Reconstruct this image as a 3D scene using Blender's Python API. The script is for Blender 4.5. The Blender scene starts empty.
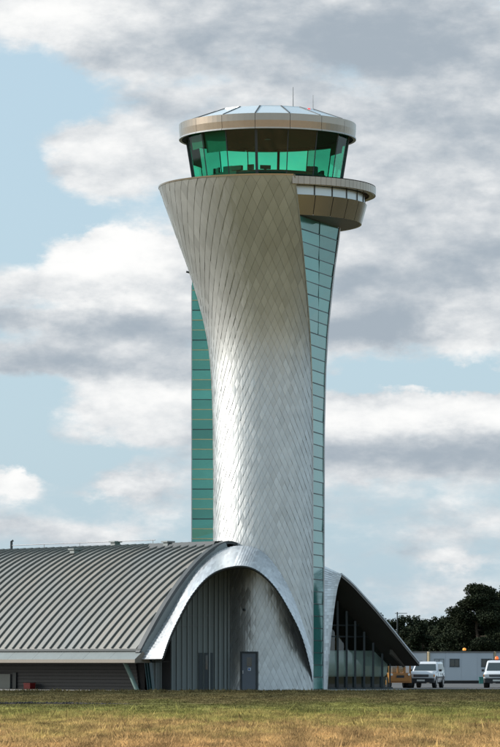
import bpy, math, random
import numpy as np
from mathutils import Vector

R = math.radians
rnd = random.Random(7)
sc = bpy.context.scene

# ------------------------------------------------------------------ camera
F, HY, CX, EYE = 3818.0, 662.0, 250.0, 1.7      # focal length (px of a 500x747 frame), horizon row, centre column, eye height
cam_d = bpy.data.cameras.new('camera')
cam = bpy.data.objects.new('camera', cam_d)
sc.collection.objects.link(cam)
cam.location = (0, 0, EYE)
cam.rotation_euler = (R(90), 0, 0)
cam_d.sensor_fit = 'VERTICAL'
cam_d.sensor_height = 36
cam_d.sensor_width = 36
cam_d.lens = 36 * F / 747
cam_d.shift_y = (HY - 373.5) / 747
cam_d.clip_start = 1
cam_d.clip_end = 20000
sc.camera = cam

# ------------------------------------------------------------------ sky and sun
SUN_AZ, SUN_EL = R(-84), R(25)                  # compass-style: 0 = +Y (away from camera), clockwise
sun_dir = Vector((math.sin(SUN_AZ) * math.cos(SUN_EL), math.cos(SUN_AZ) * math.cos(SUN_EL), math.sin(SUN_EL)))
sd = bpy.data.lights.new('sun', 'SUN')
sd.energy = 4.8
sd.angle = R(0.6)
sd.color = (1.0, 0.965, 0.91)
sun = bpy.data.objects.new('sun', sd)
sc.collection.objects.link(sun)
sun.rotation_euler = sun_dir.to_track_quat('Z', 'Y').to_euler()

world = bpy.data.worlds.new('World')
sc.world = world
world.use_nodes = True
wt = world.node_tree
for n in list(wt.nodes):
    wt.nodes.remove(n)


def wn(t, **kw):
    n = wt.nodes.new(t)
    for k, v in kw.items():
        setattr(n, k, v)
    return n


def wmath(op, a, b=None, c=None, clamp=False):
    n = wn('ShaderNodeMath', operation=op, use_clamp=clamp)
    for i, v in enumerate((a, b, c)):
        if v is None:
            continue
        if isinstance(v, (int, float)):
            n.inputs[i].default_value = v
        else:
            wt.links.new(v, n.inputs[i])
    return n.outputs[0]


def wsmooth(x, lo, hi):
    n = wn('ShaderNodeMapRange', interpolation_type='SMOOTHSTEP')
    wt.links.new(x, n.inputs['Value'])
    n.inputs['From Min'].default_value = lo
    n.inputs['From Max'].default_value = hi
    return n.outputs['Result']


sky = wn('ShaderNodeTexSky', sky_type='NISHITA', sun_disc=False)
sky.sun_elevation = SUN_EL
sky.sun_rotation = SUN_AZ
sky.air_density = 1.0
sky.dust_density = 2.0
sky.ozone_density = 1.0
tc = wn('ShaderNodeTexCoord')
sep = wn('ShaderNodeSeparateXYZ')
wt.links.new(tc.outputs['Generated'], sep.inputs[0])
sx, sy, sz = sep.outputs


def wnoise(offset, scale, zs, detail, rough=0.55):
    m = wn('ShaderNodeMapping')
    m.inputs['Scale'].default_value = (1, 1, zs)
    m.inputs['Location'].default_value = offset
    wt.links.new(tc.outputs['Generated'], m.inputs[0])
    n = wn('ShaderNodeTexNoise')
    n.inputs['Scale'].default_value = scale
    n.inputs['Detail'].default_value = detail
    n.inputs['Roughness'].default_value = rough
    wt.links.new(m.outputs[0], n.inputs['Vector'])
    return n.outputs['Fac']


# bearings and altitudes in units of 1/F radian; the clouds' soft bodies are placed on the sky by them
az = wmath('MULTIPLY', wmath('ARCTAN2', sx, sy), F)
el = wmath('MULTIPLY', wmath('ARCSINE', sz), F)
w1 = wmath('MULTIPLY', wmath('SUBTRACT', wnoise((3.1, .2, 5), 36, 1.8, 9, .64), 0.5), 85)
w2 = wmath('MULTIPLY', wmath('SUBTRACT', wnoise((7.7, 4.2, 1), 36, 1.8, 9, .64), 0.5), 64)
az = wmath('ADD', az, w1)
el = wmath('ADD', el, w2)
# (bearing, altitude, half width, half height, cover, brightness)
CLOUDS = [
    (-210, 640, 90, 40, .6, .55), (-95, 612, 70, 40, .7, -.2), (40, 665, 150, 30, .6, -.15), (165, 618, 160, 52, .9, -.7),
    (-215, 566, 60, 26, -.7, 0), (-235, 465, 40, 60, -.9, 0), (-150, 505, 78, 38, .85, .5), (-150, 440, 70, 14, -.5, 0),
    (190, 520, 150, 40, .8, -.14), (180, 440, 160, 42, .85, -.25), (210, 385, 130, 26, .8, -.3),
    (-185, 390, 80, 32, .9, .75), (-110, 400, 62, 42, .9, .6), (-170, 338, 150, 14, .7, -.35), (-170, 300, 140, 22, .8, -.5),
    (-120, 262, 70, 30, .85, .45), (-225, 258, 42, 30, -.5, 0), (-190, 207, 140, 14, -.7, 0), (-90, 215, 60, 20, .6, .1),
    (-236, 180, 32, 15, .85, .5), (-122, 174, 38, 11, .85, .4), (-150, 130, 110, 16, .35, .25),
    (120, 334, 62, 28, .95, -.75), (222, 330, 46, 28, .85, .5), (185, 283, 120, 9, -.95, 0),
    (170, 250, 160, 20, .95, .62), (170, 204, 150, 22, .8, -.45), (170, 150, 150, 26, .25, .1),
    (215, 105, 40, 10, .5, .3), (230, 60, 90, 20, .2, .2),
]
cover = wmath('MULTIPLY', wmath('SUBTRACT', wnoise((1.3, 2.2, .4), 30, 2.2, 9, .6), 0.47), 1.7)
shade_a = wnoise((1.3, 2.2, .4), 34, 2.0, 8, .58)
shade_b = wnoise((1.3, 2.2, .4 + .011), 34, 2.0, 8, .58)
bright = wmath('ADD', wmath('MULTIPLY', wmath('SUBTRACT', shade_a, shade_b), 1.8), 0.48)
bright = wmath('ADD', bright, wmath('MULTIPLY', wmath('SUBTRACT', wnoise((9, 3, 2), 48, 1.9, 6, .55), 0.5), 0.4))
for (u, v, a, b, c, br) in CLOUDS:
    v = v * 1.0
    du = wmath('POWER', wmath('DIVIDE', wmath('SUBTRACT', az, u), a), 2)
    dv = wmath('POWER', wmath('DIVIDE', wmath('SUBTRACT', el, v), b), 2)
    g = wmath('EXPONENT', wmath('MULTIPLY', wmath('ADD', du, dv), -1))
    cover = wmath('MULTIPLY_ADD', g, c, cover)
    bright = wmath('MULTIPLY_ADD', g, br * .75, bright)
cover = wsmooth(cover, -0.02, 0.50)
bright = wsmooth(bright, -0.15, 1.2)
cr = wn('ShaderNodeMix', data_type='RGBA')
wt.links.new(bright, cr.inputs['Factor'])
cr.inputs['A'].default_value = (3.6, 4.2, 4.8, 1)
cr.inputs['B'].default_value = (9.4, 9.4, 9.3, 1)
# thin veil over the blue so that the gaps stay pale
veil = wn('ShaderNodeMix', data_type='RGBA')
veil.inputs['Factor'].default_value = 0.66
wt.links.new(sky.outputs[0], veil.inputs['A'])
veil.inputs['B'].default_value = (5.7, 7.7, 9.1, 1)
mixc = wn('ShaderNodeMix', data_type='RGBA')
wt.links.new(cover, mixc.inputs['Factor'])
wt.links.new(veil.outputs['Result'], mixc.inputs['A'])
wt.links.new(cr.outputs['Result'], mixc.inputs['B'])
bg = wn('ShaderNodeBackground')
bg.inputs['Strength'].default_value = 0.1
wt.links.new(mixc.outputs['Result'], bg.inputs['Color'])
wo = wn('ShaderNodeOutputWorld')
wt.links.new(bg.outputs[0], wo.inputs['Surface'])

sc.view_settings.view_transform = 'Standard'
sc.view_settings.look = 'None'
sc.view_settings.exposure = 0.1
sc.view_settings.gamma = 1
sc.view_settings.use_curve_mapping = False
sc.cycles.max_bounces = 8
sc.cycles.transparent_max_bounces = 16


# ------------------------------------------------------------------ helpers
def P(x, y, Y):
    """point seen at column x, row y of the photograph when it stands Y metres away"""
    return Vector(((x - CX) * Y / F, Y, EYE + (HY - y) * Y / F))


def lerp(a, b, t):
    return a + (b - a) * t


def interp(t, pts):
    return float(np.interp(t, [p[0] for p in pts], [p[1] for p in pts]))


def smooth_curve(pts, n):
    """Catmull-Rom through a list of tuples, n samples"""
    pts = [np.array(p, float) for p in pts]
    ext = [2 * pts[0] - pts[1]] + pts + [2 * pts[-1] - pts[-2]]
    out = []
    m = len(pts) - 1
    for k in range(n):
        t = k / (n - 1) * m
        i = min(int(t), m - 1)
        f = t - i
        p0, p1, p2, p3 = ext[i:i + 4]
        out.append(.5 * ((2 * p1) + (-p0 + p2) * f + (2 * p0 - 5 * p1 + 4 * p2 - p3) * f * f + (-p0 + 3 * p1 - 3 * p2 + p3) * f ** 3))
    return out


def link(o, parent=None):
    sc.collection.objects.link(o)
    if parent is not None:
        o.parent = parent
    return o


def world_loc(o):
    v = Vector((0, 0, 0))
    while o is not None:
        v += Vector(o.location)
        o = o.parent
    return v


class MB:
    def __init__(s):
        s.v, s.f, s.t = [], [], []

    def vert(s, p):
        s.v.append((float(p[0]), float(p[1]), float(p[2])))
        return len(s.v) - 1

    def face(s, pts, tone=.5):
        s.f.append([s.vert(p) for p in pts])
        s.t.append(tone)
        return s

    def box(s, c, size, rz=0, tone=.5, taper=1.0):
        cx, cy, cz = c
        hx, hy, hz = size[0] / 2, size[1] / 2, size[2] / 2
        ca, sa = math.cos(rz), math.sin(rz)
        b = len(s.v)
        for dz in (-1, 1):
            k = taper if dz > 0 else 1
            for dx, dy in ((-1, -1), (1, -1), (1, 1), (-1, 1)):
                x, y = dx * hx * k, dy * hy * k
                s.v.append((cx + x * ca - y * sa, cy + x * sa + y * ca, cz + dz * hz))
        for q in ((0, 3, 2, 1), (4, 5, 6, 7), (0, 1, 5, 4), (1, 2, 6, 5), (2, 3, 7, 6), (3, 0, 4, 7)):
            s.f.append([b + i for i in q])
            s.t.append(tone)
        return s

    def hexa(s, pts, tone=.5):
        """8 corners: bottom four, top four"""
        b = len(s.v)
        for p in pts:
            s.vert(p)
        for q in ((0, 3, 2, 1), (4, 5, 6, 7), (0, 1, 5, 4), (1, 2, 6, 5), (2, 3, 7, 6), (3, 0, 4, 7)):
            s.f.append([b + i for i in q])
            s.t.append(tone)
        return s

    def grid(s, rows, tone=.5, close=False):
        """rows of points -> quads"""
        b = len(s.v)
        n = len(rows[0])
        for r_ in rows:
            for p in r_:
                s.vert(p)
        for i in range(len(rows) - 1):
            for j in range(n if close else n - 1):
                k = (j + 1) % n
                s.f.append([b + i * n + j, b + i * n + k, b + (i + 1) * n + k, b + (i + 1) * n + j])
                s.t.append(tone)
        return s

    def bar(s, a, b, w, h=None, tone=.5, up=(0, 0, 1)):
        """square bar from a to b"""
        h = h or w
        a, b = Vector(a), Vector(b)
        d = (b - a).normalized()
        up = Vector(up)
        if abs(d.dot(up)) > .98:
            up = Vector((0, 1, 0))
        sdv = d.cross(up).normalized()
        upv = sdv.cross(d)
        sdv, upv = sdv * w / 2, upv * h / 2
        return s.hexa([a - sdv - upv, a + sdv - upv, a + sdv + upv, a - sdv + upv, b - sdv - upv, b + sdv - upv, b + sdv + upv, b - sdv + upv], tone)

    def tube(s, pts, r, n=8, tone=.5, caps=True):
        pts = [Vector(p) for p in pts]
        rr = r if isinstance(r, (list, tuple)) else [r] * len(pts)
        rows = []
        for i, p in enumerate(pts):
            d = (pts[min(i + 1, len(pts) - 1)] - pts[max(i - 1, 0)]).normalized()
            up = Vector((0, 0, 1)) if abs(d.z) < .9 else Vector((0, 1, 0))
            u = d.cross(up).normalized()
            v = u.cross(d)
            rows.append([p + (u * math.cos(a) + v * math.sin(a)) * rr[i] for a in [2 * math.pi * k / n for k in range(n)]])
        s.grid(rows, tone, close=True)
        if caps:
            s.face(rows[0][::-1], tone)
            s.face(rows[-1], tone)
        return s

    def build(s, name, mat, parent=None, smooth=False, local=False):
        me = bpy.data.meshes.new(name)
        off = Vector((0, 0, 0)) if (local or parent is None) else world_loc(parent)
        me.from_pydata([(x - off.x, y - off.y, z - off.z) for x, y, z in s.v], [], s.f)
        at = me.attributes.new('tone', 'FLOAT', 'FACE')
        at.data.foreach_set('value', s.t)
        if smooth:
            me.polygons.foreach_set('use_smooth', [True] * len(me.polygons))
        me.materials.append(mat)
        return link(bpy.data.objects.new(name, me), parent)


def thing(name, loc, label, cat, group=None, rz=0):
    o = bpy.data.objects.new(name, None)
    o.empty_display_size = .3
    o.location = loc
    o.rotation_euler = (0, 0, rz)
    o['label'], o['category'] = label, cat
    if group:
        o['group'] = group
    return link(o)


def tag(o, label=None, cat=None, group=None, kind=None):
    if label:
        o['label'] = label
    if cat:
        o['category'] = cat
    if group:
        o['group'] = group
    if kind:
        o['kind'] = kind
    return o


def copy_tree(o, parent=None):
    c = o.copy()
    link(c, parent)
    for ch in list(o.children):
        copy_tree(ch, c)
    return c


# ------------------------------------------------------------------ materials
def mat(name, col, rough=.6, metal=0.0, var=.12, scale=3.0, tone=.0, bump=.0, bscale=30., spec=.5, stretch=(1, 1, 1), col2=None, coat=0):
    m = bpy.data.materials.new(name)
    m.use_nodes = True
    nt = m.node_tree
    b = nt.nodes['Principled BSDF']
    b.inputs['Roughness'].default_value = rough
    b.inputs['Metallic'].default_value = metal
    b.inputs['Specular IOR Level'].default_value = spec
    b.inputs['Coat Weight'].default_value = coat
    c = nt.nodes.new('ShaderNodeTexCoord')
    mp = nt.nodes.new('ShaderNodeMapping')
    mp.inputs['Scale'].default_value = stretch
    nt.links.new(c.outputs['Object'], mp.inputs[0])
    nz = nt.nodes.new('ShaderNodeTexNoise')
    nz.inputs['Scale'].default_value = scale
    nz.inputs['Detail'].default_value = 6
    nz.inputs['Roughness'].default_value = .62
    nt.links.new(mp.outputs[0], nz.inputs['Vector'])
    at = nt.nodes.new('ShaderNodeAttribute')
    at.attribute_name = 'tone'
    # value factor = 1 + var*(noise-.5)*2 + tone*(attr-.5)*2
    m1 = nt.nodes.new('ShaderNodeMath')
    m1.operation = 'MULTIPLY_ADD'
    nt.links.new(nz.outputs['Fac'], m1.inputs[0])
    m1.inputs[1].default_value = 2 * var * 1.6
    m1.inputs[2].default_value = 1 - var * 1.6 - tone
    m2 = nt.nodes.new('ShaderNodeMath')
    m2.operation = 'MULTIPLY_ADD'
    nt.links.new(at.outputs['Fac'], m2.inputs[0])
    m2.inputs[1].default_value = 2 * tone
    nt.links.new(m1.outputs[0], m2.inputs[2])
    mx = nt.nodes.new('ShaderNodeVectorMath')
    mx.operation = 'SCALE'
    if col2 is None:
        mx.inputs[0].default_value = col
    else:
        mc = nt.nodes.new('ShaderNodeMix')
        mc.data_type = 'RGBA'
        mc.inputs['A'].default_value = (*col, 1)
        mc.inputs['B'].default_value = (*col2, 1)
        nz2 = nt.nodes.new('ShaderNodeTexNoise')
        nz2.inputs['Scale'].default_value = scale * .37
        nz2.inputs['Detail'].default_value = 5
        nt.links.new(mp.outputs[0], nz2.inputs['Vector'])
        mr = nt.nodes.new('ShaderNodeMapRange')
        mr.inputs['From Min'].default_value = .35
        mr.inputs['From Max'].default_value = .65
        nt.links.new(nz2.outputs['Fac'], mr.inputs['Value'])
        nt.links.new(mr.outputs[0], mc.inputs['Factor'])
        nt.links.new(mc.outputs['Result'], mx.inputs[0])
    nt.links.new(m2.outputs[0], mx.inputs['Scale'])
    nt.links.new(mx.outputs[0], b.inputs['Base Color'])
    # roughness wobble
    r1 = nt.nodes.new('ShaderNodeMath')
    r1.operation = 'MULTIPLY_ADD'
    nt.links.new(nz.outputs['Fac'], r1.inputs[0])
    r1.inputs[1].default_value = .2 * min(rough, .6)
    r1.inputs[2].default_value = rough - .1 * min(rough, .6)
    nt.links.new(r1.outputs[0], b.inputs['Roughness'])
    if bump:
        nb = nt.nodes.new('ShaderNodeTexNoise')
        nb.inputs['Scale'].default_value = bscale
        nb.inputs['Detail'].default_value = 4
        nt.links.new(mp.outputs[0], nb.inputs['Vector'])
        bp = nt.nodes.new('ShaderNodeBump')
        bp.inputs['Strength'].default_value = bump
        bp.inputs['Distance'].default_value = .05
        nt.links.new(nb.outputs['Fac'], bp.inputs['Height'])
        nt.links.new(bp.outputs[0], b.inputs['Normal'])
    return m


def glass_mat(name, tint, gloss=.08, rough=.02, gcol=(1, 1, 1)):
    """thin tinted see-through pane"""
    m = bpy.data.materials.new(name)
    m.use_nodes = True
    nt = m.node_tree
    nt.nodes.remove(nt.nodes['Principled BSDF'])
    out = nt.nodes['Material Output']
    tr = nt.nodes.new('ShaderNodeBsdfTransparent')
    tr.inputs[0].default_value = (*tint, 1)
    gl = nt.nodes.new('ShaderNodeBsdfGlossy')
    gl.inputs['Roughness'].default_value = rough
    gl.inputs['Color'].default_value = (*gcol, 1)
    fr = nt.nodes.new('ShaderNodeFresnel')
    fr.inputs['IOR'].default_value = 1.5
    ad = nt.nodes.new('ShaderNodeMath')
    ad.operation = 'MULTIPLY_ADD'
    ad.use_clamp = True
    ad.inputs[1].default_value = .45
    ad.inputs[2].default_value = gloss
    nt.links.new(fr.outputs[0], ad.inputs[0])
    mx = nt.nodes.new('ShaderNodeMixShader')
    nt.links.new(ad.outputs[0], mx.inputs[0])
    nt.links.new(tr.outputs[0], mx.inputs[1])
    nt.links.new(gl.outputs[0], mx.inputs[2])
    nt.links.new(mx.outputs[0], out.inputs['Surface'])
    return m


M = {}
M['shingle'] = mat('aluminium shingle', (.62, .635, .64), .42, .92, .08, .9, tone=.10, bump=.04, bscale=9, stretch=(1, 1, .3))
M['shingle_back'] = mat('shingle joint backing', (.26, .26, .26), .5, .8, .1, 2)
M['hood'] = mat('hood shingle metal', (.70, .72, .74), .47, .85, .08, 1.5, tone=.20)
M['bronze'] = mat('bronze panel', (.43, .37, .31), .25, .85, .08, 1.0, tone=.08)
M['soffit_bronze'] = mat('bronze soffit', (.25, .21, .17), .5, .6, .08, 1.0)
M['rooftop'] = mat('cab roof glazing', (.72, .78, .80), .28, .4, .05, 1.0, tone=.06)
M['teal'] = mat('teal spandrel glass', (.075, .31, .275), .10, .3, .10, .8, tone=.2, spec=.5, coat=.0)
M['teal_left'] = mat('teal stair glass', (.09, .34, .285), .08, .3, .10, .5, tone=.26, spec=.7)
M['porch'] = mat('porch glass', (.03, .075, .08), .08, 0, .1, 2, spec=.6)
M['mullion'] = mat('dark mullion', (.055, .065, .07), .45, .5)
M['alu_frame'] = mat('silver frame', (.55, .57, .6), .4, .8)
M['slab_edge'] = mat('stair slab edge', (.42, .40, .22), .7)
M['green_glass'] = glass_mat('green cab glass', (.26, .87, .64), .015)
M['clear_glass'] = glass_mat('clear curtain glass', (.80, .90, .87), .08)
M['lens_glass'] = glass_mat('vehicle lamp glass', (.85, .88, .9), .15)
M['ceiling'] = mat('dark cab ceiling', (.035, .035, .04), .9)
M['console'] = mat('black console', (.02, .022, .025), .6)
M['blind'] = mat('roller blind', (.10, .16, .14), .8)
M['roof'] = mat('standing seam roof sheet', (.205, .215, .212), .55, .0, .12, .9, tone=.10, stretch=(1, 1, .35), col2=(.235, .22, .195), spec=.4)
M['seam'] = mat('roof seam', (.13, .14, .135), .6, .0, .1, 1)
M['trim'] = mat('dark roof trim', (.07, .078, .082), .6, .1)
M['fascia'] = mat('eave fascia', (.20, .225, .225), .6, .0, .1, 1.2, stretch=(2, 2, .2), tone=.06)
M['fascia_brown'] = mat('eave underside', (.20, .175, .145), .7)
M['wall_grey'] = mat('grey ribbed wall sheet', (.20, .222, .215), .5, .3, .09, 1.0, tone=.08, stretch=(1, 1, .3))
M['wall_rib'] = mat('wall rib', (.24, .262, .254), .45, .35, .08)
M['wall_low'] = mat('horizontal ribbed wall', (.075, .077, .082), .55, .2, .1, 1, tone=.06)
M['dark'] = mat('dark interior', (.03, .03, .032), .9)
M['soffit'] = mat('dark soffit', (.10, .095, .09), .8, 0, .1)
M['door'] = mat('grey blue door', (.15, .17, .20), .5, .1, .06)
M['sign_blue'] = mat('blue sign', (.06, .16, .45), .4)
M['sign_white'] = mat('white sign', (.8, .8, .8), .4)
M['column'] = mat('green grey column', (.16, .24, .22), .5, .2)
M['red'] = mat('red paint', (.26, .02, .02), .5)
M['wood'] = mat('brown panel', (.24, .16, .09), .6, 0, .1)
M['frost'] = mat('pale drum wall', (.85, .90, .86), .5, 0, .06)
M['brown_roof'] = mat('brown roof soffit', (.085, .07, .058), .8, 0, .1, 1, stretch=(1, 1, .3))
M['roof_edge'] = mat('roof edge metal', (.22, .205, .19), .5, .5)
M['concrete'] = mat('concrete', (.30, .29, .275), .9, 0, .15, 1.5, bump=.2)
M['asphalt'] = mat('asphalt', (.075, .075, .075), .95, 0, .2, .6, bump=.2, col2=(.10, .098, .095))
M['cabin'] = mat('off white cabin wall', (.48, .52, .56), .55, 0, .06, .5, tone=.04, stretch=(1, 1, .3))
M['cabin_roof'] = mat('cabin roof felt', (.20, .19, .18), .8)
M['pipe'] = mat('cream downpipe', (.50, .40, .25), .6)
M['paint_white'] = mat('white car paint', (.68, .70, .73), .25, 0, .03, 1, coat=.6)
M['black_plastic'] = mat('black plastic', (.025, .025, .028), .55)
M['tyre'] = mat('tyre rubber', (.018, .018, .018), .85)
M['rim'] = mat('wheel rim', (.35, .35, .36), .35, .8)
M['car_glass'] = mat('dark car glass', (.03, .045, .05), .05, 0, .05, spec=.9)
M['lamp'] = mat('headlamp', (.75, .77, .78), .12, .2)
M['indicator'] = mat('amber indicator', (.75, .26, .03), .3)
M['plate'] = mat('number plate', (.70, .70, .66), .5)
M['orange'] = mat('orange machine paint', (.42, .17, .035), .45, 0, .12, 2)
M['bin'] = mat('green bin plastic', (.05, .20, .17), .5)
M['bark'] = mat('pine bark', (.07, .05, .035), .95, 0, .2, 4, bump=.4)
M['needles'] = mat('pine needles', (.018, .027, .013), .9, 0, .25, .6, tone=.5, col2=(.024, .030, .013), spec=.2)
M['soil'] = mat('dark soil', (.034, .022, .015), 1, 0, .25, 6, bump=.5)
M['steel'] = mat('antenna steel', (.25, .25, .26), .5, .6)
for k, e in (('beacon', (1, .16, .03)), ('red_lamp', (1, .05, .04)), ('orange_lamp', (1, .35, .05))):
    m_ = mat(k, tuple(.8 * c for c in e), .3)
    b_ = m_.node_tree.nodes['Principled BSDF']
    b_.inputs['Emission Color'].default_value = (*e, 1)
    b_.inputs['Emission Strength'].default_value = .8
    M[k] = m_


def grass_material(name, use_tone):
    m = bpy.data.materials.new(name)
    m.use_nodes = True
    nt = m.node_tree
    b = nt.nodes['Principled BSDF']
    b.inputs['Roughness'].default_value = 1
    b.inputs['Specular IOR Level'].default_value = .0
    c = nt.nodes.new('ShaderNodeTexCoord')

    def noise(scale, stretch, detail=6):
        mp = nt.nodes.new('ShaderNodeMapping')
        mp.inputs['Scale'].default_value = stretch
        nt.links.new(c.outputs['Object'], mp.inputs[0])
        n = nt.nodes.new('ShaderNodeTexNoise')
        n.inputs['Scale'].default_value = scale
        n.inputs['Detail'].default_value = detail
        nt.links.new(mp.outputs[0], n.inputs['Vector'])
        return n.outputs['Fac']
    s = nt.nodes.new('ShaderNodeSeparateXYZ')
    nt.links.new(c.outputs['Object'], s.inputs[0])

    def mth(op, a, b_, clamp=False):
        n = nt.nodes.new('ShaderNodeMath')
        n.operation = op
        n.use_clamp = clamp
        for i, v in enumerate((a, b_)):
            if isinstance(v, (int, float)):
                n.inputs[i].default_value = v
            else:
                nt.links.new(v, n.inputs[i])
        return n.outputs[0]
    # distance along the field, made ragged by noise: dry near strip, green belt, olive strip by the buildings
    yy = mth('ADD', s.outputs[1], mth('MULTIPLY', mth('SUBTRACT', noise(.35, (1, .12, 1), 8), .5), 95))
    yy = mth('ADD', yy, mth('MULTIPLY', mth('SUBTRACT', noise(1.6, (1, .15, 1), 6), .5), 40))
    ramp = nt.nodes.new('ShaderNodeValToRGB')
    nt.links.new(mth('DIVIDE', mth('SUBTRACT', yy, 60), 180, True), ramp.inputs[0])
    cols = [(0, (.50, .315, .15)), (.16, (.47, .315, .145)), (.30, (.38, .30, .115)), (.40, (.27, .25, .082)),
            (.52, (.15, .14, .052)), (.62, (.15, .12, .055)), (.85, (.09, .08, .04))]
    els = ramp.color_ramp.elements
    els[0].position, els[0].color = cols[0][0], (*cols[0][1], 1)
    els[1].position, els[1].color = cols[-1][0], (*cols[-1][1], 1)
    for p, cc in cols[1:-1]:
        e = els.new(p)
        e.color = (*cc, 1)
    v = mth('MULTIPLY_ADD', noise(1.4, (1, .12, 1), 6), 2.3)
    v.node.inputs[2].default_value = -.12
    if use_tone:
        at = nt.nodes.new('ShaderNodeAttribute')
        at.attribute_name = 'tone'
        v = mth('MULTIPLY', v, mth('ADD', mth('MULTIPLY', at.outputs['Fac'], 1.0), .55))
    sc_ = nt.nodes.new('ShaderNodeVectorMath')
    sc_.operation = 'SCALE'
    nt.links.new(ramp.outputs[0], sc_.inputs[0])
    nt.links.new(v, sc_.inputs['Scale'])
    nt.links.new(sc_.outputs[0], b.inputs['Base Color'])
    if use_tone:                                   # thin blades let light through
        tl = nt.nodes.new('ShaderNodeBsdfTranslucent')
        nt.links.new(sc_.outputs[0], tl.inputs['Color'])
        ms = nt.nodes.new('ShaderNodeMixShader')
        ms.inputs[0].default_value = .5
        nt.links.new(b.outputs[0], ms.inputs[1])
        nt.links.new(tl.outputs[0], ms.inputs[2])
        nt.links.new(ms.outputs[0], nt.nodes['Material Output'].inputs['Surface'])
    if not use_tone:
        bp = nt.nodes.new('ShaderNodeBump')
        bp.inputs['Strength'].default_value = .6
        bp.inputs['Distance'].default_value = .08
        nt.links.new(noise(9, (1, 1, 1), 5), bp.inputs['Height'])
        nt.links.new(bp.outputs[0], b.inputs['Normal'])
    return m


M['ground'] = grass_material('grass ground', False)
M['blades'] = grass_material('grass blades', True)

# ------------------------------------------------------------------ ground
g = MB()
g.grid([[(x, y, 0) for x in (-6000, -400, -60, 60, 400, 6000)] for y in (-600, 0, 60, 120, 180, 240, 400, 1500, 9000)])
tag(g.build('ground', M['ground']), 'dry yellow and green grass field reaching to the horizon', 'grass', kind='structure')
g = MB()
g.face([(8.6, 238, .012), (60, 236, .012), (60, 312, .012), (3, 312, .012), (3, 246, .012)])
tag(g.build('asphalt_yard', M['asphalt']), 'grey asphalt yard where the vehicles are parked', 'asphalt', kind='structure')
g = MB()
apron = [(-30, 238.5), (-17, 229), (-8, 221.6), (4.4, 224.2), (9.5, 231.5), (9.5, 236), (4, 234), (-6, 229), (-30, 250)]
g.face([(x, y, .03) for x, y in apron])
n_ = len(apron)
for i in range(n_):
    a_, b_ = apron[i], apron[(i + 1) % n_]
    g.face([(a_[0], a_[1], -.02), (b_[0], b_[1], -.02), (b_[0], b_[1], .03), (a_[0], a_[1], .03)])
tag(g.build('concrete_path', M['concrete']), 'pale concrete path round the foot of the buildings', 'path', kind='structure')

# ------------------------------------------------------------------ control tower
TX, TY = (267.5 - CX) * 230 / F, 230.0
PXM = F / 230.0


def zy(y):
    return EYE + (HY - y) / PXM


RPROF = [(690, 54), (472, 54), (430, 54.3), (400, 55), (380, 55.8), (360, 57.2), (345, 59), (332, 61.3), (320, 64), (308, 67), (294, 71), (280, 75.2),
         (272, 78), (260, 82.2), (247.5, 87), (234, 92), (220, 97.2), (205, 102.6), (187.8, 108.6)]
def dense(pairs):
    """resample measured pairs on a smooth curve"""
    y0 = np.array([p[0] for p in pairs], float)[::-1]
    v0 = np.array([p[1] for p in pairs], float)[::-1]
    yy = np.arange(y0[0], y0[-1] + .5, 2.0)
    vv = np.interp(yy, y0, v0)
    ker = np.hanning(35)
    ker /= ker.sum()
    pad = np.concatenate([2 * vv[0] - vv[17:0:-1], vv, np.full(17, vv[-1])])
    return list(zip(yy, np.convolve(pad, ker, 'valid')))[::-1]


_rz = [(zy(y), r / PXM) for y, r in dense(RPROF)]
CUT = [(690, 312), (430, 312), (380, 311), (340, 309.3), (310, 307), (280, 304), (250, 301), (225, 298), (187, 293.2)]
_cz = [(zy(y), (x - 267.5) / PXM) for y, x in dense(CUT)]
ZTOP = zy(187.8)


def rad(z):
    return interp(z, _rz)


def tower(th, r, z):
    """th: angle from the camera side, positive to the right"""
    return Vector((TX + r * math.sin(th), TY - r * math.cos(th), z))


def th_cut(z):
    return math.asin(min(.99, interp(z, _cz) / rad(z)))


TH0 = R(-118)
ct = thing('control_tower', (TX, TY, 0), 'flared silver control tower with green glass cab and diamond metal shingles', 'control tower')

# backing shell
rows = []
for k in range(64):
    z = ZTOP * k / 63
    t1 = th_cut(z)
    rows.append([tower(lerp(TH0, t1, j / 40), rad(z) - .05, z) for j in range(41)])
clad = MB().grid(rows).build('shaft_cladding', M['shingle_back'], ct, smooth=True)

# diamond shingles
NT = 60
DTH = 2 * math.pi / NT
zrows = [0.0]
while zrows[-1] < ZTOP + .3:
    zrows.append(zrows[-1] + .112 * rad(min(zrows[-1], ZTOP)))
zrows = [-zrows[1]] + zrows + [zrows[-1] + .6]
tiles = []
for j in range(1, len(zrows) - 1):
    zc = zrows[j]
    for i in range(-NT // 2, NT // 2):
        th = (i + .5 * (j % 2)) * DTH
        if th - DTH * .5 < TH0 or th - DTH * .46 > th_cut(min(max(zc, 0), ZTOP)):
            continue
        tiles.append((th, j))


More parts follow.
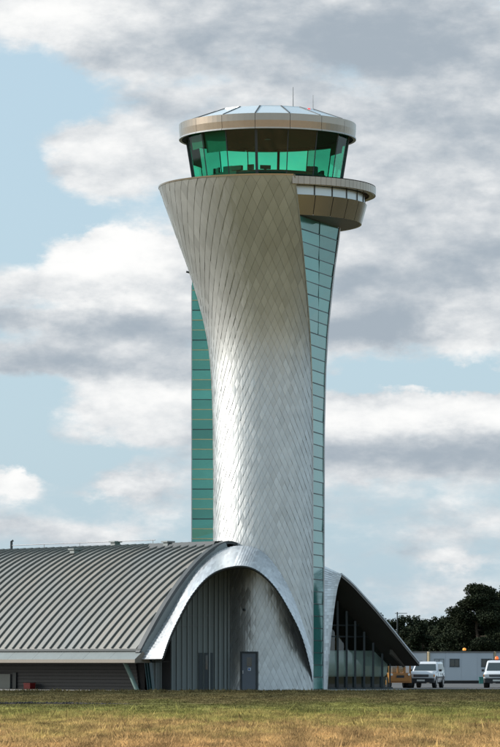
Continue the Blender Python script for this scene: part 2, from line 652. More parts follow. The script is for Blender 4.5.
def add_tile(mb, th, j, seed):
    q = random.Random(seed)
    zc, zt_, zb_ = zrows[j], zrows[j + 1], zrows[j - 1]
    gth = DTH * .5 * .982
    tilt, nod = q.gauss(0, .006), q.gauss(0, .004)
    tone = min(1, max(0, q.gauss(.5, .22)))

    def pt(dt, z, off):
        z = min(max(z, 0), ZTOP)
        t = min(th + dt, th_cut(z) - .004)
        return tower(t, rad(z) + off, z)
    zt_, zb_ = zc + (zt_ - zc) * .982, zc + (zb_ - zc) * .982
    L, T, B, Rr = pt(-gth, zc, .016 - tilt), pt(0, zt_, .006), pt(0, zb_, .028 + nod), pt(gth, zc, .016 + tilt)
    C = pt(0, zc, .020 + nod * .5)
    L2, B2, R2 = pt(-gth, zc, -.03), pt(0, zb_, -.03), pt(gth, zc, -.03)
    b = len(mb.v)
    for p in (L, T, B, Rr, C, L2, B2, R2):
        mb.vert(p)
    for f in ((0, 4, 1), (4, 3, 1), (0, 2, 4), (2, 3, 4), (0, 5, 6, 2), (2, 6, 7, 3)):
        mb.f.append([b + i for i in f])
        mb.t.append(tone)


def tile_score(t):
    th, j = t
    z = zrows[j]
    p = tower(th, rad(z), z)
    px, py = CX + p.x * F / p.y, HY - (p.z - EYE) * F / p.y
    if py > 545 and px < 268 + (py - 545) * .42 or py < 180:
        return -1
    return max(0, math.cos(th)) * rad(min(z, ZTOP)) * (zrows[j + 1] - z)


order = sorted(range(len(tiles)), key=lambda k: -tile_score(tiles[k]))
# the 300 that show largest: spread over the sunlit lower shaft and the flare by facing alone
single = set(order[:300])
rest = MB()
for k, tl in enumerate(tiles):
    if k in single:
        mb = MB()
        add_tile(mb, *tl, k)
        mb.build('shingle', M['shingle'], clad)
    else:
        add_tile(rest, *tl, k)
tag(rest.build('shingle_field', M['shingle'], clad), kind='stuff')

# trim along the cut edge
e = MB()
pts = [tower(th_cut(z), rad(z) + .03, z) for z in [ZTOP * k / 60 for k in range(61)]]
e.grid([[p + Vector((-.03, -.03, 0)) for p in pts], [p + Vector((.03, -.02, 0)) for p in pts], [p + Vector((.03, .25, 0)) for p in pts]])
e.build('edge_trim', M['alu_frame'], ct)

# right-hand glass flank, ruled from the shingle edge to a rear edge
BACK = [(690, 323), (430, 323.6), (370, 325), (330, 327.3), (300, 330.2), (265, 334), (235, 338.3), (228, 339.4)]
_bz = [(zy(y), (x - CX) * 231.6 / F) for y, x in BACK]
ZG = zy(224)


def flank(z, t):
    tc_ = th_cut(z)
    a = tower(tc_, rad(z) - .02, z)
    b = Vector((interp(z, _bz), 231.6, z))
    return a.lerp(b, t)


fl = MB()
fl.grid([[flank(z, t) + Vector((-.10, 0.05, 0)) for t in (0, .5, 1)] for z in np.linspace(0, ZG, 60)])
flo = fl.build('glazed_flank', M['mullion'], ct)
dz = 12.2 / PXM
zk = [.05 + k * dz for k in range(int((ZG - .1) / dz) + 1)] + [ZG]
for k in range(len(zk) - 1):
    z0, z1 = zk[k] + .025, zk[k + 1] - .025
    for c_ in range(2 if zk[k] > zy(345) else 1):
        t0, t1 = (.0, .97) if zk[k] <= zy(345) else ((.0, .49) if c_ == 0 else (.51, .97))
        q = random.Random(k * 7 + c_)
        j = Vector((q.uniform(-.03, .03), 0, 0))
        a, b, c2, d = flank(z0, t0), flank(z0, t1) + j, flank(z1, t1), flank(z1, t0) - j
        MB().hexa([a, b, b + Vector((-.04, .02, 0)), a + Vector((-.04, .02, 0)), d, c2, c2 + Vector((-.04, .02, 0)), d + Vector((-.04, .02, 0))],
                  min(1, max(0, q.gauss(.5, .24)))).build('pane', M['teal'], flo)
for k in range(1, len(zk) - 1):
    a, b = flank(zk[k], 0), flank(zk[k], 1)
    MB().bar(a, b, .05, .045).build('transom', M['mullion'], flo)
MB().tube([flank(z, 1) + Vector((.02, 0, 0)) for z in np.linspace(0, ZG, 40)], .06, 6).build('rear_mullion', M['alu_frame'], flo, smooth=True)

# rear stair core and left glass strip
XL = (192 - CX) * 231.4 / F
XR = (323 - CX) * 231.6 / F - .12
co = MB()
co.hexa([(XL + .05, 231.52, 0), (XR, 231.52, 0), (XR, 236.4, 0), (XL + .05, 236.4, 0), (XL + .05, 231.52, 28.5), (XR, 231.52, 28.5), (XR, 236.4, 28.5), (XL + .05, 236.4, 28.5)])
core = co.build('stair_core', M['mullion'], ct)
rw = MB()
rw.grid([[Vector((interp(z, _bz), 231.6, z)), Vector((XR + (interp(z, _bz) - XR) * .6, 234, z)), Vector((XR, 236.3, z))] for z in np.linspace(0, ZG, 30)])
rw.build('rear_wall', M['teal_left'], core)
zt = zy(283)
zrow = zy(548)
step = 10.0 / PXM
k = 0
z = zrow
while z < zt:
    q = random.Random(k)
    zz0, zz1 = z + .02, z + step - .02
    xr = XL + 2.2
    MB().hexa([(XL, 231.40, zz0), (xr, 231.40, zz0), (xr, 231.47, zz0), (XL, 231.47, zz0), (XL, 231.40 + q.uniform(-.02, .02), zz1), (xr, 231.40, zz1), (xr, 231.47, zz1), (XL, 231.47, zz1)],
              min(1, max(0, q.gauss(.5, .2)))).build('pane', M['teal_left'], core)
    MB().box(((XL + xr) / 2 + .02, 231.44, z), (2.2, .10, .05)).build('slab_edge' if k % 3 else 'transom', M['slab_edge'] if k % 3 else M['mullion'], core)
    # side panes, seen from the left
    MB().box((XL + .02, 233.9, z + step / 2), (.05, 4.6, step - .04), tone=q.uniform(.2, .8)).build('pane', M['teal_left'], core)
    z += step
    k += 1
MB().box((XL - .02, 231.40, (zrow + zt) / 2), (.05, .10, zt - zrow)).build('corner_mullion', M['alu_frame'], core)

# rim of the flare and deck
RL = 107.6 / PXM
ZL0, ZL1 = zy(197), zy(188.5)
NA = 96
RA, RB = th_cut(ZTOP) - .02, R(242)
ring = []
for rr, zz in ((RL - .35, ZL0 + .02), (RL - .04, ZL0), (RL, ZL0 + .12), (RL + .02, ZL1 - .08), (RL - .08, ZL1), (RL - .5, ZL1 + .01)):
    ring.append([tower(lerp(RA, RB, k / 72), rr, zz) for k in range(73)])
rim = MB().grid(ring).build('rim', M['bronze'], ct, smooth=False)
dkk = MB()
dkk.grid([[tower(2 * math.pi * k / NA, rr, ZTOP - .02) for k in range(NA)] for rr in (rad(ZTOP) - .03, .2)], close=True)
dkk.build('deck', M['trim'], ct)
lip = MB()
lip.grid([[tower(lerp(TH0, RA + .01, k / 60), rr, zz) for k in range(61)] for rr, zz in ((rad(ZTOP) + .02, ZTOP - .06), (rad(ZTOP) + .035, ZTOP + .03), (rad(ZTOP) - .25, ZTOP + .035))])
lip.build('rim_flashing', M['bronze'], rim)
for k in range(72):
    th = lerp(RA, RB, (k + .5) / 72)
    if math.cos(th) < -.25:
        continue
    h_ = (RB - RA) / 144 * .95
    MB().hexa([tower(th - h_, RL - .02, ZL0 + .03), tower(th - h_, RL + .03, ZL0 + .03), tower(th + h_, RL + .03, ZL0 + .03), tower(th + h_, RL - .02, ZL0 + .03),
               tower(th - h_, RL - .02, ZL1 - .03), tower(th - h_, RL + .045, ZL1 - .03), tower(th + h_, RL + .045, ZL1 - .03), tower(th + h_, RL - .02, ZL1 - .03)],
              rnd.uniform(.2, .8)).build('rim_tile', M['bronze'], rim)

# balcony room on the right: window band, bronze fascia and soffit
TA, TB = th_cut(ZTOP - .6) + .01, R(128)
RW, RF1, RF0 = 97 / PXM, 99.3 / PXM, 94 / PXM
ZW1, ZW0, ZF0 = ZL0, zy(205.5), zy(225)
nb = 9
bal = MB()
bal.grid([[tower(lerp(TA, TB, k / 40), r, z) for k in range(41)] for r, z in ((RW - .3, ZW1), (RW - .3, ZW0 - .04), (RF1 - .12, ZW0 - .04), (RF0 - .12, ZF0 + .04))])
bal = bal.build('balcony_wall', M['soffit'], ct, smooth=True)
for k in range(nb):
    a, b = lerp(TA, TB, k / nb), lerp(TA, TB, (k + 1) / nb)
    p = MB()
    g0 = .004
    p.grid([[tower(lerp(a + g0, b - g0, j / 5), r, z) for j in range(6)] for r, z in ((RF1 - .1, ZW0), (RF1, ZW0 - .02), (RF0, ZF0), (RF0 - .1, ZF0 + .02))], tone=rnd.uniform(.25, .75))
    p.build('fascia_panel', M['bronze'], bal, smooth=False)
    w = MB()
    w.grid([[tower(lerp(a + .006, b - .006, j / 5), RW, z) for j in range(6)] for z in (ZW0 - .02, ZW1 + .02)])
    w.build('window_pane', M['rooftop'], bal, smooth=True)
    MB().bar(tower(b, RW + .02, ZW0), tower(b, RW + .02, ZW1), .06).build('mullion', M['mullion'], bal)
so = MB()
inner = []
for k in range(41):
    t = k / 40
    th = lerp(TA, TB, t)
    if t < .72:
        p = flank(ZG - .05, min(1, t / .72))
    else:
        p = Vector((interp(ZG, _bz), 231.6, ZG - .05)).lerp(Vector((XR, 236.3, ZG)), (t - .72) / .28)
    inner.append(p)
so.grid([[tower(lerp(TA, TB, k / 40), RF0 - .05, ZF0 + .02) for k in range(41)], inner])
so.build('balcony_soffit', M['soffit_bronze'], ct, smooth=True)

# observation cab
NC = 16
C0 = R(3) - math.pi / NC
RG0, RG1 = 73.2 / PXM, 81.5 / PXM
ZG0, ZG1 = ZL1 - .1, zy(137)
RFA = 87.5 / PXM
ZFA0, ZFA1 = zy(139.5), zy(125)


def cabp(k, r, z):
    return tower(C0 + 2 * math.pi * k / NC, r / math.cos(math.pi / NC) * .985, z)


cab = MB()
cab.grid([[cabp(k, r, z) for k in range(NC)] for r, z in ((RG0 + .02, ZG0), (RG0 + .10, ZG0 + .35), (RG0 - .1, ZG0 + .35))], close=True)
cab = cab.build('cab_sill', M['mullion'], ct)
hd = MB()
hd.grid([[cabp(k, r, z) for k in range(NC)] for r, z in ((.2, ZG1 - .15), (RG1 - .7, ZG1 - .15), (RG1 - .25, ZG1 + .02), (RFA - .06, ZFA0 + .01))], close=True)
hd.build('cab_ceiling', M['ceiling'], ct)
for k in range(NC):
    a0, b0, a1, b1 = cabp(k, RG0, ZG0 + .1), cabp(k + 1, RG0, ZG0 + .1), cabp(k, RG1, ZG1), cabp(k + 1, RG1, ZG1)
    MB().face([a0, b0, b1, a1]).build('window_pane', M['green_glass'], cab)
    wide = .16 if k % 4 == 0 else .06
    MB().bar(a0, a1, wide, .07, up=(0, 1, 0)).build('mullion', M['mullion'], cab)
    ta, tb = C0 + 2 * math.pi * (k + .006) / NC, C0 + 2 * math.pi * (k + .994) / NC
    fp = MB()
    fp.grid([[tower(lerp(ta, tb, j / 6), r_, z_) for j in range(7)] for r_, z_ in ((RFA - .14, ZFA0 + .03), (RFA, ZFA0), (RFA + .05, lerp(ZFA0, ZFA1, .5)), (RFA + .06, ZFA1 - .03), (RFA - .1, ZFA1))], rnd.uniform(.35, .65))
    fp.build('fascia_panel', M['bronze'], cab)
    de = MB()
    de.grid([[tower(lerp(ta, tb, j / 6), r_, z_) for j in range(7)] for r_, z_ in ((RFA - .10, ZFA0 - .05), (RFA + .06, ZFA0 - .06), (RFA + .07, ZFA0 + .02), (RFA, ZFA0 + .03))])
    de.build('drip_edge', M['alu_frame'], cab)
    # sloping roof facets
    s0, s1 = cabp(k + .01, RFA - .12, ZFA1 + .0), cabp(k + .99, RFA - .12, ZFA1 + .0)
    s2, s3 = cabp(k + .99, 3.2, zy(113.5)), cabp(k + .01, 3.2, zy(113.5))
    dn = Vector((0, 0, -.08))
    MB().hexa([s0 + dn, s1 + dn, s2 + dn, s3 + dn, s0, s1, s2, s3], rnd.uniform(.2, .8)).build('roof_facet', M['rooftop'], cab)
    MB().bar(cabp(k, RFA - .14, ZFA1 + .01), cabp(k, 3.2, zy(113.5) + .01), .07, .06).build('roof_rib', M['trim'], cab)
top = MB()
top.grid([[cabp(k, r, z) for k in range(NC)] for r, z in ((3.22, zy(113.5) - .1), (3.2, zy(113.0)), (.2, zy(112.0)))], close=True)
top.build('roof_cap', M['rooftop'], cab)
# blinds drawn part of the way on some windows
for k, dr in ((13, .30), (14, .42), (11, .5), (5, .25)):
    if dr <= 0:
        continue
    a1, b1 = cabp(k + .06, RG1 - .14, ZG1 - .05), cabp(k + .94, RG1 - .14, ZG1 - .05)
    a0, b0 = cabp(k + .06, lerp(RG1, RG0, dr) - .14, lerp(ZG1, ZG0, dr)), cabp(k + .94, lerp(RG1, RG0, dr) - .14, lerp(ZG1, ZG0, dr))
    MB().hexa([a0, b0, b0 + Vector((0, 0, .01)), a0 + Vector((0, 0, .01)), a1, b1, b1 + Vector((0, .01, 0)), a1 + Vector((0, .01, 0))]).build('roller_blind', M['blind'], cab)
# controllers' desk with screens
dk = MB()
dk.grid([[cabp(k, r, z) for k in range(NC)] for r, z in ((3.5, ZG0), (3.5, ZG0 + .80), (2.9, ZG0 + .86), (2.9, ZG0))], close=True)
dk.build('control_desk', M['console'], ct)
for k in range(34):
    th = 2 * math.pi * k / 34 + rnd.uniform(-.05, .05)
    if rnd.random() < .2:
        continue
    p = tower(th, 3.15 + rnd.uniform(-.15, .15), ZG0 + .83)
    mo = thing('monitor', p, 'black monitor on the desk inside the green glass cab', 'monitor', 'monitors on the control desk', rz=th + rnd.uniform(-.3, .3))
    mw, mh = rnd.uniform(.3, .7), rnd.uniform(.15, .42)
    MB().box((0, 0, .03 + mh / 2), (mw, .06 + .2 * rnd.random(), mh)).build('screen', M['console'], mo, local=True)
    MB().box((0, .04, .05), (.12, .14, .10)).build('stand', M['console'], mo, local=True)
# rods and obstruction lights
for x, y0, y1, w in ((293, 87, 112, .035), (313, 95, 113, .025)):
    a, b = P(x, y1 + 2, 229.5), P(x, y0, 229.5)
    MB().tube([a, a.lerp(b, .5), b], [w, w * .8, w * .5], 6).build('aerial', M['steel'], ct)
for x in (304.8, 308.8):
    a = P(x, 109.8, 227.8)
    l = MB()
    l.tube([a - Vector((0, 0, .5)), a - Vector((0, 0, .05))], .03, 6)
    lo_ = l.build('lamp_stalk', M['steel'], ct)
    MB().tube([a + Vector((0, 0, -.08)), a + Vector((0, 0, -.04)), a + Vector((0, 0, .07)), a + Vector((0, 0, .1))], [.06, .1, .09, .03], 10).build('obstruction_light', M['red_lamp'], lo_, smooth=True)
# small fixture on the flare's left side
p = P(189.6, 272.5, 230)
MB().tube([p, p + Vector((-.2, 0, .05))], .06, 8).build('floodlight', M['mullion'], ct)

# door in the shingled foot
dth = math.asin((249.5 - 267.5) / 54)
dn_ = Vector((math.sin(dth), -math.cos(dth), 0))
dt_ = Vector((math.cos(dth), math.sin(dth), 0))
dc = tower(dth, rad(1) + .0, 0)


def dbox(u0, u1, z0, z1, o0, o1, mb=None):
    mb = mb or MB()
    c_ = [dc + dt_ * u + dn_ * o for u, o in ((u0, o1), (u1, o1), (u1, o0), (u0, o0))]
    return mb.hexa([p + Vector((0, 0, z0)) for p in c_] + [p + Vector((0, 0, z1)) for p in c_])


fr_ = dbox(-.54, -.44, .03, 2.22, -.15, .14)
dbox(.44, .54, .03, 2.22, -.15, .14, fr_)
dbox(-.54, .54, 2.22, 2.32, -.15, .14, fr_)
df = fr_.build('door_frame', M['mullion'], ct)
do = dbox(-.44, .44, .03, 2.22, -.15, .09).build('door', M['door'], df)
dbox(-.14, .18, 1.45, 1.98, .08, .10).build('door_window', M['car_glass'], df)
dbox(-.07, .11, 1.18, 1.36, .08, .10).build('door_sign', M['sign_white'], df)
sg = MB()
ctr = dc + dt_ * .02 + dn_ * .105 + Vector((0, 0, 1.27))
sg.face([ctr + dt_ * .065 * math.cos(a) + Vector((0, 0, .065 * math.sin(a))) for a in [2 * math.pi * k / 16 for k in range(16)]])
sg.build('door_sign_disc', M['sign_blue'], df)
dbox(-.40, -.34, 1.0, 1.2, .09, .14).build('door_handle', M['alu_frame'], df)
p = tower(math.asin((245 - 267.5) / 54), rad(5) + .02, zy(610.5))
MB().tube([p, p + Vector((-.08, -.16, 0))], .07, 8).build('wall_lamp', M['mullion'], ct)

# ------------------------------------------------------------------ left annex: vaulted seam roof
E0 = Vector((-6.30, 222.5, 0))
DA = Vector((5.10, 4.4, 0))            # half span of the vault in plan
AX = Vector((-DA.y, DA.x, 0)).normalized()
ZE, ZR = 2.43, 8.82
hall = thing('vaulted_hall', (-9, 228, 0), 'long vaulted hall with grey standing seam roof joined to the tower foot', 'building')


def vault(s, u, off=0.0):
    """s metres along the ridge from the tower end, u 0 eave .. 1 ridge .. 2 far eave"""
    h = 1 - abs(1 - u) ** 1.64
    p = E0 + DA * u + AX * s + Vector((0, 0, ZE + (ZR - ZE) * h))
    if off:
        n = Vector((-DA.x, -DA.y, 0)) * (1.64 * math.copysign(abs(1 - u) ** .64, 1 - u) * (ZR - ZE)) / DA.length + Vector((0, 0, DA.length))
        p += n.normalized() * off
    return p


ROOF_LEN = 34.0
SP = .74
under = MB()
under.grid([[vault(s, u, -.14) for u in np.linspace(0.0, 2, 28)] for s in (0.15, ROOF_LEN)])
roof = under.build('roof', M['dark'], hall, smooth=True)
# the seams run obliquely down the vault, so those next to the tower end die into the verge
KS = 4.3
ns = int((ROOF_LEN + KS) / SP)


def seam_s(sr, u):
    return sr + KS * (1 - u) if u < 1 else sr + KS * (u - 1)


us = list(np.linspace(0, 2, 33))
for k in range(ns):
    s0 = .42 - KS + .2 + k * SP
    s1 = s0 + SP
    u_max = 2 if s1 > .42 else 1 - (.42 - s1) / KS
    if u_max < .06:
        continue
    uu = list(np.linspace(0, u_max, 33))
    p = MB()
    p.grid([[vault(max(.38, seam_s(q, u)), u, 0) for u in uu] for q in (s0, s1)], tone=rnd.uniform(.2, .8))
    p.build('roof_sheet', M['roof'], roof, smooth=True)
    b_ = MB()
    w = .048
    uu = list(np.linspace(.006, u_max, 33))
    b_.grid([[vault(seam_s(s1 - w, u), u, 0.002) for u in uu], [vault(seam_s(s1 - w * .8, u), u, .11) for u in uu], [vault(seam_s(s1 + w * .8, u), u, .11) for u in uu], [vault(seam_s(s1 + w, u), u, .002) for u in uu]])
    for ue in (.006, u_max):
        b_.face([vault(seam_s(s1 - w, ue), ue, 0), vault(seam_s(s1 + w, ue), ue, 0), vault(seam_s(s1 + w * .8, ue), ue, .11), vault(seam_s(s1 - w * .8, ue), ue, .11)])
    b_.build('roof_seam', M['seam'], roof)
# verge trim, eave gutter and fascia
v_ = MB()
uss = np.linspace(-.02, 1.25, 30)
v_.grid([[vault(s, u, o) for u in uss] for s, o in ((.42, 0), (.36, .09), (-.02, .09), (-.02, -.1))])
v_.build('verge_trim', M['trim'], roof, smooth=False)
dn = DA.normalized()


def eave(s, out, z):
    p = E0 + AX * s - dn * out
    return Vector((p.x, p.y, z))


gu = MB()
gu.grid([[eave(s, o, z) for o, z in ((-.05, ZE + .02), (.14, ZE + .04), (.14, ZE - .09), (-.02, ZE - .12))] for s in (-.05, ROOF_LEN)])
gu.build('gutter', M['trim'], roof)
for k in range(14):
    s0, s1 = -.1 + k * 2.45, -.1 + (k + 1) * 2.45 - .012
    f_ = MB()
    f_.grid([[eave(s, o, z) for o, z in ((.0, ZE - .10), (.62, ZE - .58))] for s in (s0, s1)], tone=rnd.uniform(.2, .8))
    f_.build('fascia_panel', M['fascia'], roof)
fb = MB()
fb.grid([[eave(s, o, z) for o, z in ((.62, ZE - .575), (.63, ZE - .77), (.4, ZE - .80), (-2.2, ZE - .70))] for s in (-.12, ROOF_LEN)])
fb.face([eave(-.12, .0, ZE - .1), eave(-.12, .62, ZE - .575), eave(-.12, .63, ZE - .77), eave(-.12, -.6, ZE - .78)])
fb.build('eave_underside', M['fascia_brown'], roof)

# ridge rail, small vents
rl = MB()
rl.tube([vault(7.0, 1, .30), vault(14, 1, .30), vault(21.6, 1, .30)], .025, 6)
for s in (7.2, 10.8, 14.4, 18, 21.4):
    rl.tube([vault(s, 1, 0), vault(s, 1, .3)], .02, 5)
rl.build('ridge_rail', M['steel'], roof)
kb = MB()
pk = vault(21.4, 1, 0)
kb.tube([pk, pk + Vector((0, 0, .55)), pk + Vector((.12, 0, .62))], .08, 8)
kb.build('vent_pipe', M['mullion'], roof)
cp = MB()
cp.grid([[vault(s, u, o) for u, o in ((.86, .02), (.90, .22), (1.10, .22), (1.14, .02))] for s in (.46, 6.6)])
cp.face([vault(6.6, u, o) for u, o in ((.86, .02), (.90, .22), (1.10, .22), (1.14, .02))])
cp.build('ridge_cap', M['trim'], roof)
for px, py, s_guess in ((75, 553.5, None), (168, 546.5, None), (115, 543.5, None)):
    best = None
    for s in np.linspace(0, 24, 240):
        for u in np.linspace(.5, 1, 40):
            q = vault(s, u)
            d = (CX + q.x * F / q.y - px) ** 2 + (HY - (q.z - EYE) * F / q.y - py) ** 2
            if best is None or d < best[0]:
                best = (d, q)
    vb = MB().box(best[1] + Vector((0, 0, .13)), (.42, .42, .22), .7)
    vb.box(best[1] + Vector((0, 0, .28)), (.60, .60, .08), .7)
    vb.build('roof_vent', M['fascia'], roof)

# hood: bright shingled lip of the vault's open end
OUT = [(141.5, 659.5, 222.35), (155, 638, 223.1), (170, 614, 223.9), (190, 580, 224.9), (210, 557.5, 225.9), (230, 547, 226.55), (250, 547, 226.6), (266, 555, 226.5), (282, 576, 226.55),
       (294, 600, 226.85), (304, 628, 227.35), (312, 655, 228.0), (313, 675, 228.15)]
INN = [(162, 659, 221.2), (168, 642, 221.4), (175, 626, 221.6), (190, 598, 222.0), (206, 578.5, 222.4), (222, 569, 222.7), (242, 565.8, 223.0), (258, 571, 223.3), (274, 586, 223.8),
       (288, 608, 224.7), (301.5, 636, 226.1), (310.5, 669, 227.7), (312.2, 681, 228.1)]
NH = 92
co_ = [P(*p) for p in smooth_curve(OUT, NH)]
ci_ = [P(*p) for p in smooth_curve(INN, NH)]
hb = MB()
# overlapping courses, each a strip across the lip with its lower edge proud
for k in range(NH - 1):
    a0, a1, b0, b1 = co_[k], co_[k + 1], ci_[k], ci_[k + 1]
    nrm = (a1 - a0).cross(b0 - a0)
    nrm.normalize()
    if nrm.y > 0:
        nrm = -nrm
    m_ = 8
    sh_ = .5 * (k % 2)
    for j in range(m_ + (k % 2)):
        t0, t1 = max(0, (j - sh_) / m_), min(1, (j + 1 - sh_) / m_)
        amp = min(1, .45 + abs((a1 - a0).normalized().z) * .8)
        up_ = .01 * rnd.random()
        q = [a0.lerp(b0, t0), a0.lerp(b0, t1), a1.lerp(b1, t1), a1.lerp(b1, t0)]
        lo_first = k < NH * .45
        o0, o1 = (.004 + .028 * amp + up_ * .3, .004) if lo_first else (.004, .004 + .028 * amp + up_ * .3)
        hb.face([q[0] + nrm * o0, q[1] + nrm * o0, q[2] + nrm * o1, q[3] + nrm * o1], min(1, max(0, rnd.gauss(.5, .22))))
        if j == 0 or True:
            e0, e1 = (q[0], q[1]) if lo_first else (q[3], q[2])
            hb.face([e0 + nrm * (.004 + .028 * amp), e1 + nrm * (.004 + .028 * amp), e1 - nrm * .01, e0 - nrm * .01], .2)
vf = MB()
kl = [k for k in range(NH) if CX + co_[k].x * F / co_[k].y < 229]
vf.grid([[vault(0.0, k / len(kl) * .98, .06) for k in kl], [co_[k] + Vector((0, -.01, .01)) for k in kl]])
vf.build('verge_flashing', M['fascia'], roof, smooth=True)
hood = MB()
hood.grid([co_, ci_])
hood = hood.build('hood', M['trim'], hall, smooth=True)
tag(hb.build('hood_shingles', M['hood'], hood), kind='stuff')
ed = MB()
ed.grid([ci_, [p + Vector((0, -.02, -.05)) for p in ci_], [p + Vector((0, .10, -.09)) for p in ci_]])
ed.build('hood_edge', M['trim'], hood, smooth=True)
sf = MB()
sf.grid([[p + Vector((0, .09, -.07)) for p in ci_], [Vector((p.x, max(p.y + .3, 227.6 + .25 * max(0, p.x)), p.z - .05)) for p in ci_]])
sf.build('hood_soffit', M['soffit'], hood, smooth=True)
tp = MB().face([co_[0], ci_[0], ci_[0] + Vector((.2, 1.6, 0)), co_[0] + Vector((.4, 1.6, 0))])
tp.build('hood_tip', M['soffit'], hood)

# ribbed wall under the hood: from the tower foot to the left
WA, WB = Vector(((230.5 - CX) * 227.7 / F, 227.75, 0)), Vector(((151 - CX) * 225.6 / F, 225.6, 0))
wd = (WB - WA).normalized()
wn_ = Vector((wd.y, -wd.x, 0))
if wn_.y > 0:
    wn_ = -wn_
ci_x = [(p.x, p.z) for p in ci_]
ci_x.sort()


def wall_top(X):
    return interp(X * .985, ci_x) + .25


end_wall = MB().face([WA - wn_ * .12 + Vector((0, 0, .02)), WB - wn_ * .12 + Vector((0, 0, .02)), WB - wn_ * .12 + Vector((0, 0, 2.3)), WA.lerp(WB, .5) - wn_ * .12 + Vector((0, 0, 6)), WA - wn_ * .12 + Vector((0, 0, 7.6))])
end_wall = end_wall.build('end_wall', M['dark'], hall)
L = (WB - WA).length
ribs = [0, .16, .40, .74, 1.02, 1.42]
while ribs[-1] + .34 < L:
    ribs.append(ribs[-1] + .345)
ribs.append(L)
SL = [(P(198, 0, 226.6).x, P(201.6, 0, 226.6).x), (P(203.6, 0, 226.6).x, P(207.2, 0, 226.6).x), (P(209.6, 0, 226.6).x, P(212, 0, 226.6).x)]
for k in range(len(ribs) - 1):
    a, b = WA + wd * ribs[k], WA + wd * ribs[k + 1]
    za, zb = wall_top(a.x), wall_top(b.x)
    gp = wd * .008
    MB().hexa([a + gp + wn_ * 0, b - gp, b - gp - wn_ * .08, a + gp - wn_ * .08, a + gp + Vector((0, 0, za)), b - gp + Vector((0, 0, zb)), b - gp - wn_ * .08 + Vector((0, 0, zb)), a + gp - wn_ * .08 + Vector((0, 0, za))],
              rnd.uniform(.2, .8)).build('wall_sheet', M['wall_grey'], end_wall)
    w = .10 if k < 5 else .06
    o = .12 if k < 5 else .08
    MB().hexa([b - wd * w / 2 + wn_ * o, b + wd * w / 2 + wn_ * o, b + wd * w / 2 - wn_ * .02, b - wd * w / 2 - wn_ * .02] +
              [p + Vector((0, 0, zb)) for p in (b - wd * w / 2 + wn_ * o, b + wd * w / 2 + wn_ * o, b + wd * w / 2 - wn_ * .02, b - wd * w / 2 - wn_ * .02)]).build('wall_rib', M['wall_rib'], end_wall)


def on_wall(X):
    t = (X - WA.x) / wd.x
    return WA + wd * t


for x0, x1 in SL:
    a, b = on_wall(x0), on_wall(x1)
    MB().hexa([a + wn_ * .13, b + wn_ * .13, b, a] + [p + Vector((0, 0, 2.25)) for p in (a + wn_ * .13, b + wn_ * .13, b, a)]).build('door_leaf', M['mullion'], end_wall)
a, b = on_wall(SL[1][0] + .05), on_wall(SL[1][1] - .03)
MB().hexa([p + Vector((0, 0, z)) for z in (1.25, 2.1) for p in (a + wn_ * .15, b + wn_ * .15, b + wn_ * .11, a + wn_ * .11)]).build('door_window', M['car_glass'], end_wall)
a, b = on_wall(P(170, 0, 226).x), on_wall(P(214, 0, 226).x)
for z in (3.85, 4.45):
    MB().bar(a + wn_ * .10 + Vector((0, 0, z)), b + wn_ * .10 + Vector((0, 0, z)), .025).build('cable_rail', M['steel'], end_wall)

# wall under the eave: horizontal ribs, with a leaning column and a dark void at the tower end
SW0 = 2.9


def ewall(s, inn, z):
    p = E0 + AX * s + dn * inn
    return Vector((p.x, p.y, z))


low = MB()
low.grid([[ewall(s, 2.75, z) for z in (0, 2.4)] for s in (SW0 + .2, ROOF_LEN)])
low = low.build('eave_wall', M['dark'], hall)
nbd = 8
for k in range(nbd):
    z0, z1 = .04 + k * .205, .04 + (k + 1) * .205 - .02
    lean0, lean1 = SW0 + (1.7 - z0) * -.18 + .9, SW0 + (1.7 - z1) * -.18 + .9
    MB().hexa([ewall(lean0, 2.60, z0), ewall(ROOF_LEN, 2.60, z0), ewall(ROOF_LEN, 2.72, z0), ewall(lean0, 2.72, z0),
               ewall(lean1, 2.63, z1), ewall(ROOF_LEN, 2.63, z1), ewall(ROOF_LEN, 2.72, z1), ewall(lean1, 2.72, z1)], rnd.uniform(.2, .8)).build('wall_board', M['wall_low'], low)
MB().tube([ewall(1.65, 1.0, .03), ewall(2.0, .75, 1.0), ewall(2.35, .5, 1.9)], .13, 10).build('leaning_column', M['column'], hall, smooth=True)
vd = MB().face([ewall(5.0, 3.0, 0), ewall(1.0, 3.0, 0), ewall(1.0, 3.0, 3.0), ewall(5, 3.0, 3.0)])
vd.build('porch_back_wall', M['dark'], hall)
for k in range(3):
    a, b = P(147.5 + k * 2.4, 690, 225.2), P(150.5 + k * 2.4, 690, 225.35)
    q0, q1 = Vector((a.x, a.y, .05)), Vector((b.x, b.y, .05))
    sh = Vector((-.25, 0, 2.2))
    MB().hexa([q0, q1, q1 + Vector((0, .05, 0)), q0 + Vector((0, .05, 0)), q0 + sh, q1 + sh, q1 + sh + Vector((0, .05, 0)), q0 + sh + Vector((0, .05, 0))]).build('porch_glass', M['porch'], hall)
# dark doorway and pale sheet at the far end of the eave wall
for x0, x1, m_, nm, zt_ in ((12.6, 16.0, 'mullion', 'door', 1.05), (-2, 10, 'wall_grey', 'wall_panel', .95)):
    ss = []
    for x in (x0, x1):
        ss.append(min(np.linspace(0, 33, 1200), key=lambda s: abs(CX + ewall(s, 2.5, 0).x * F / ewall(s, 2.5, 0).y - x)))
    MB().hexa([ewall(ss[1], 2.50, .04), ewall(ss[0], 2.50, .04), ewall(ss[0], 2.59, .04), ewall(ss[1], 2.59, .04)] + [ewall(ss[1], 2.52, zt_), ewall(ss[0], 2.52, zt_), ewall(ss[0], 2.59, zt_), ewall(ss[1], 2.59, zt_)]).build(nm, M[m_], hall)

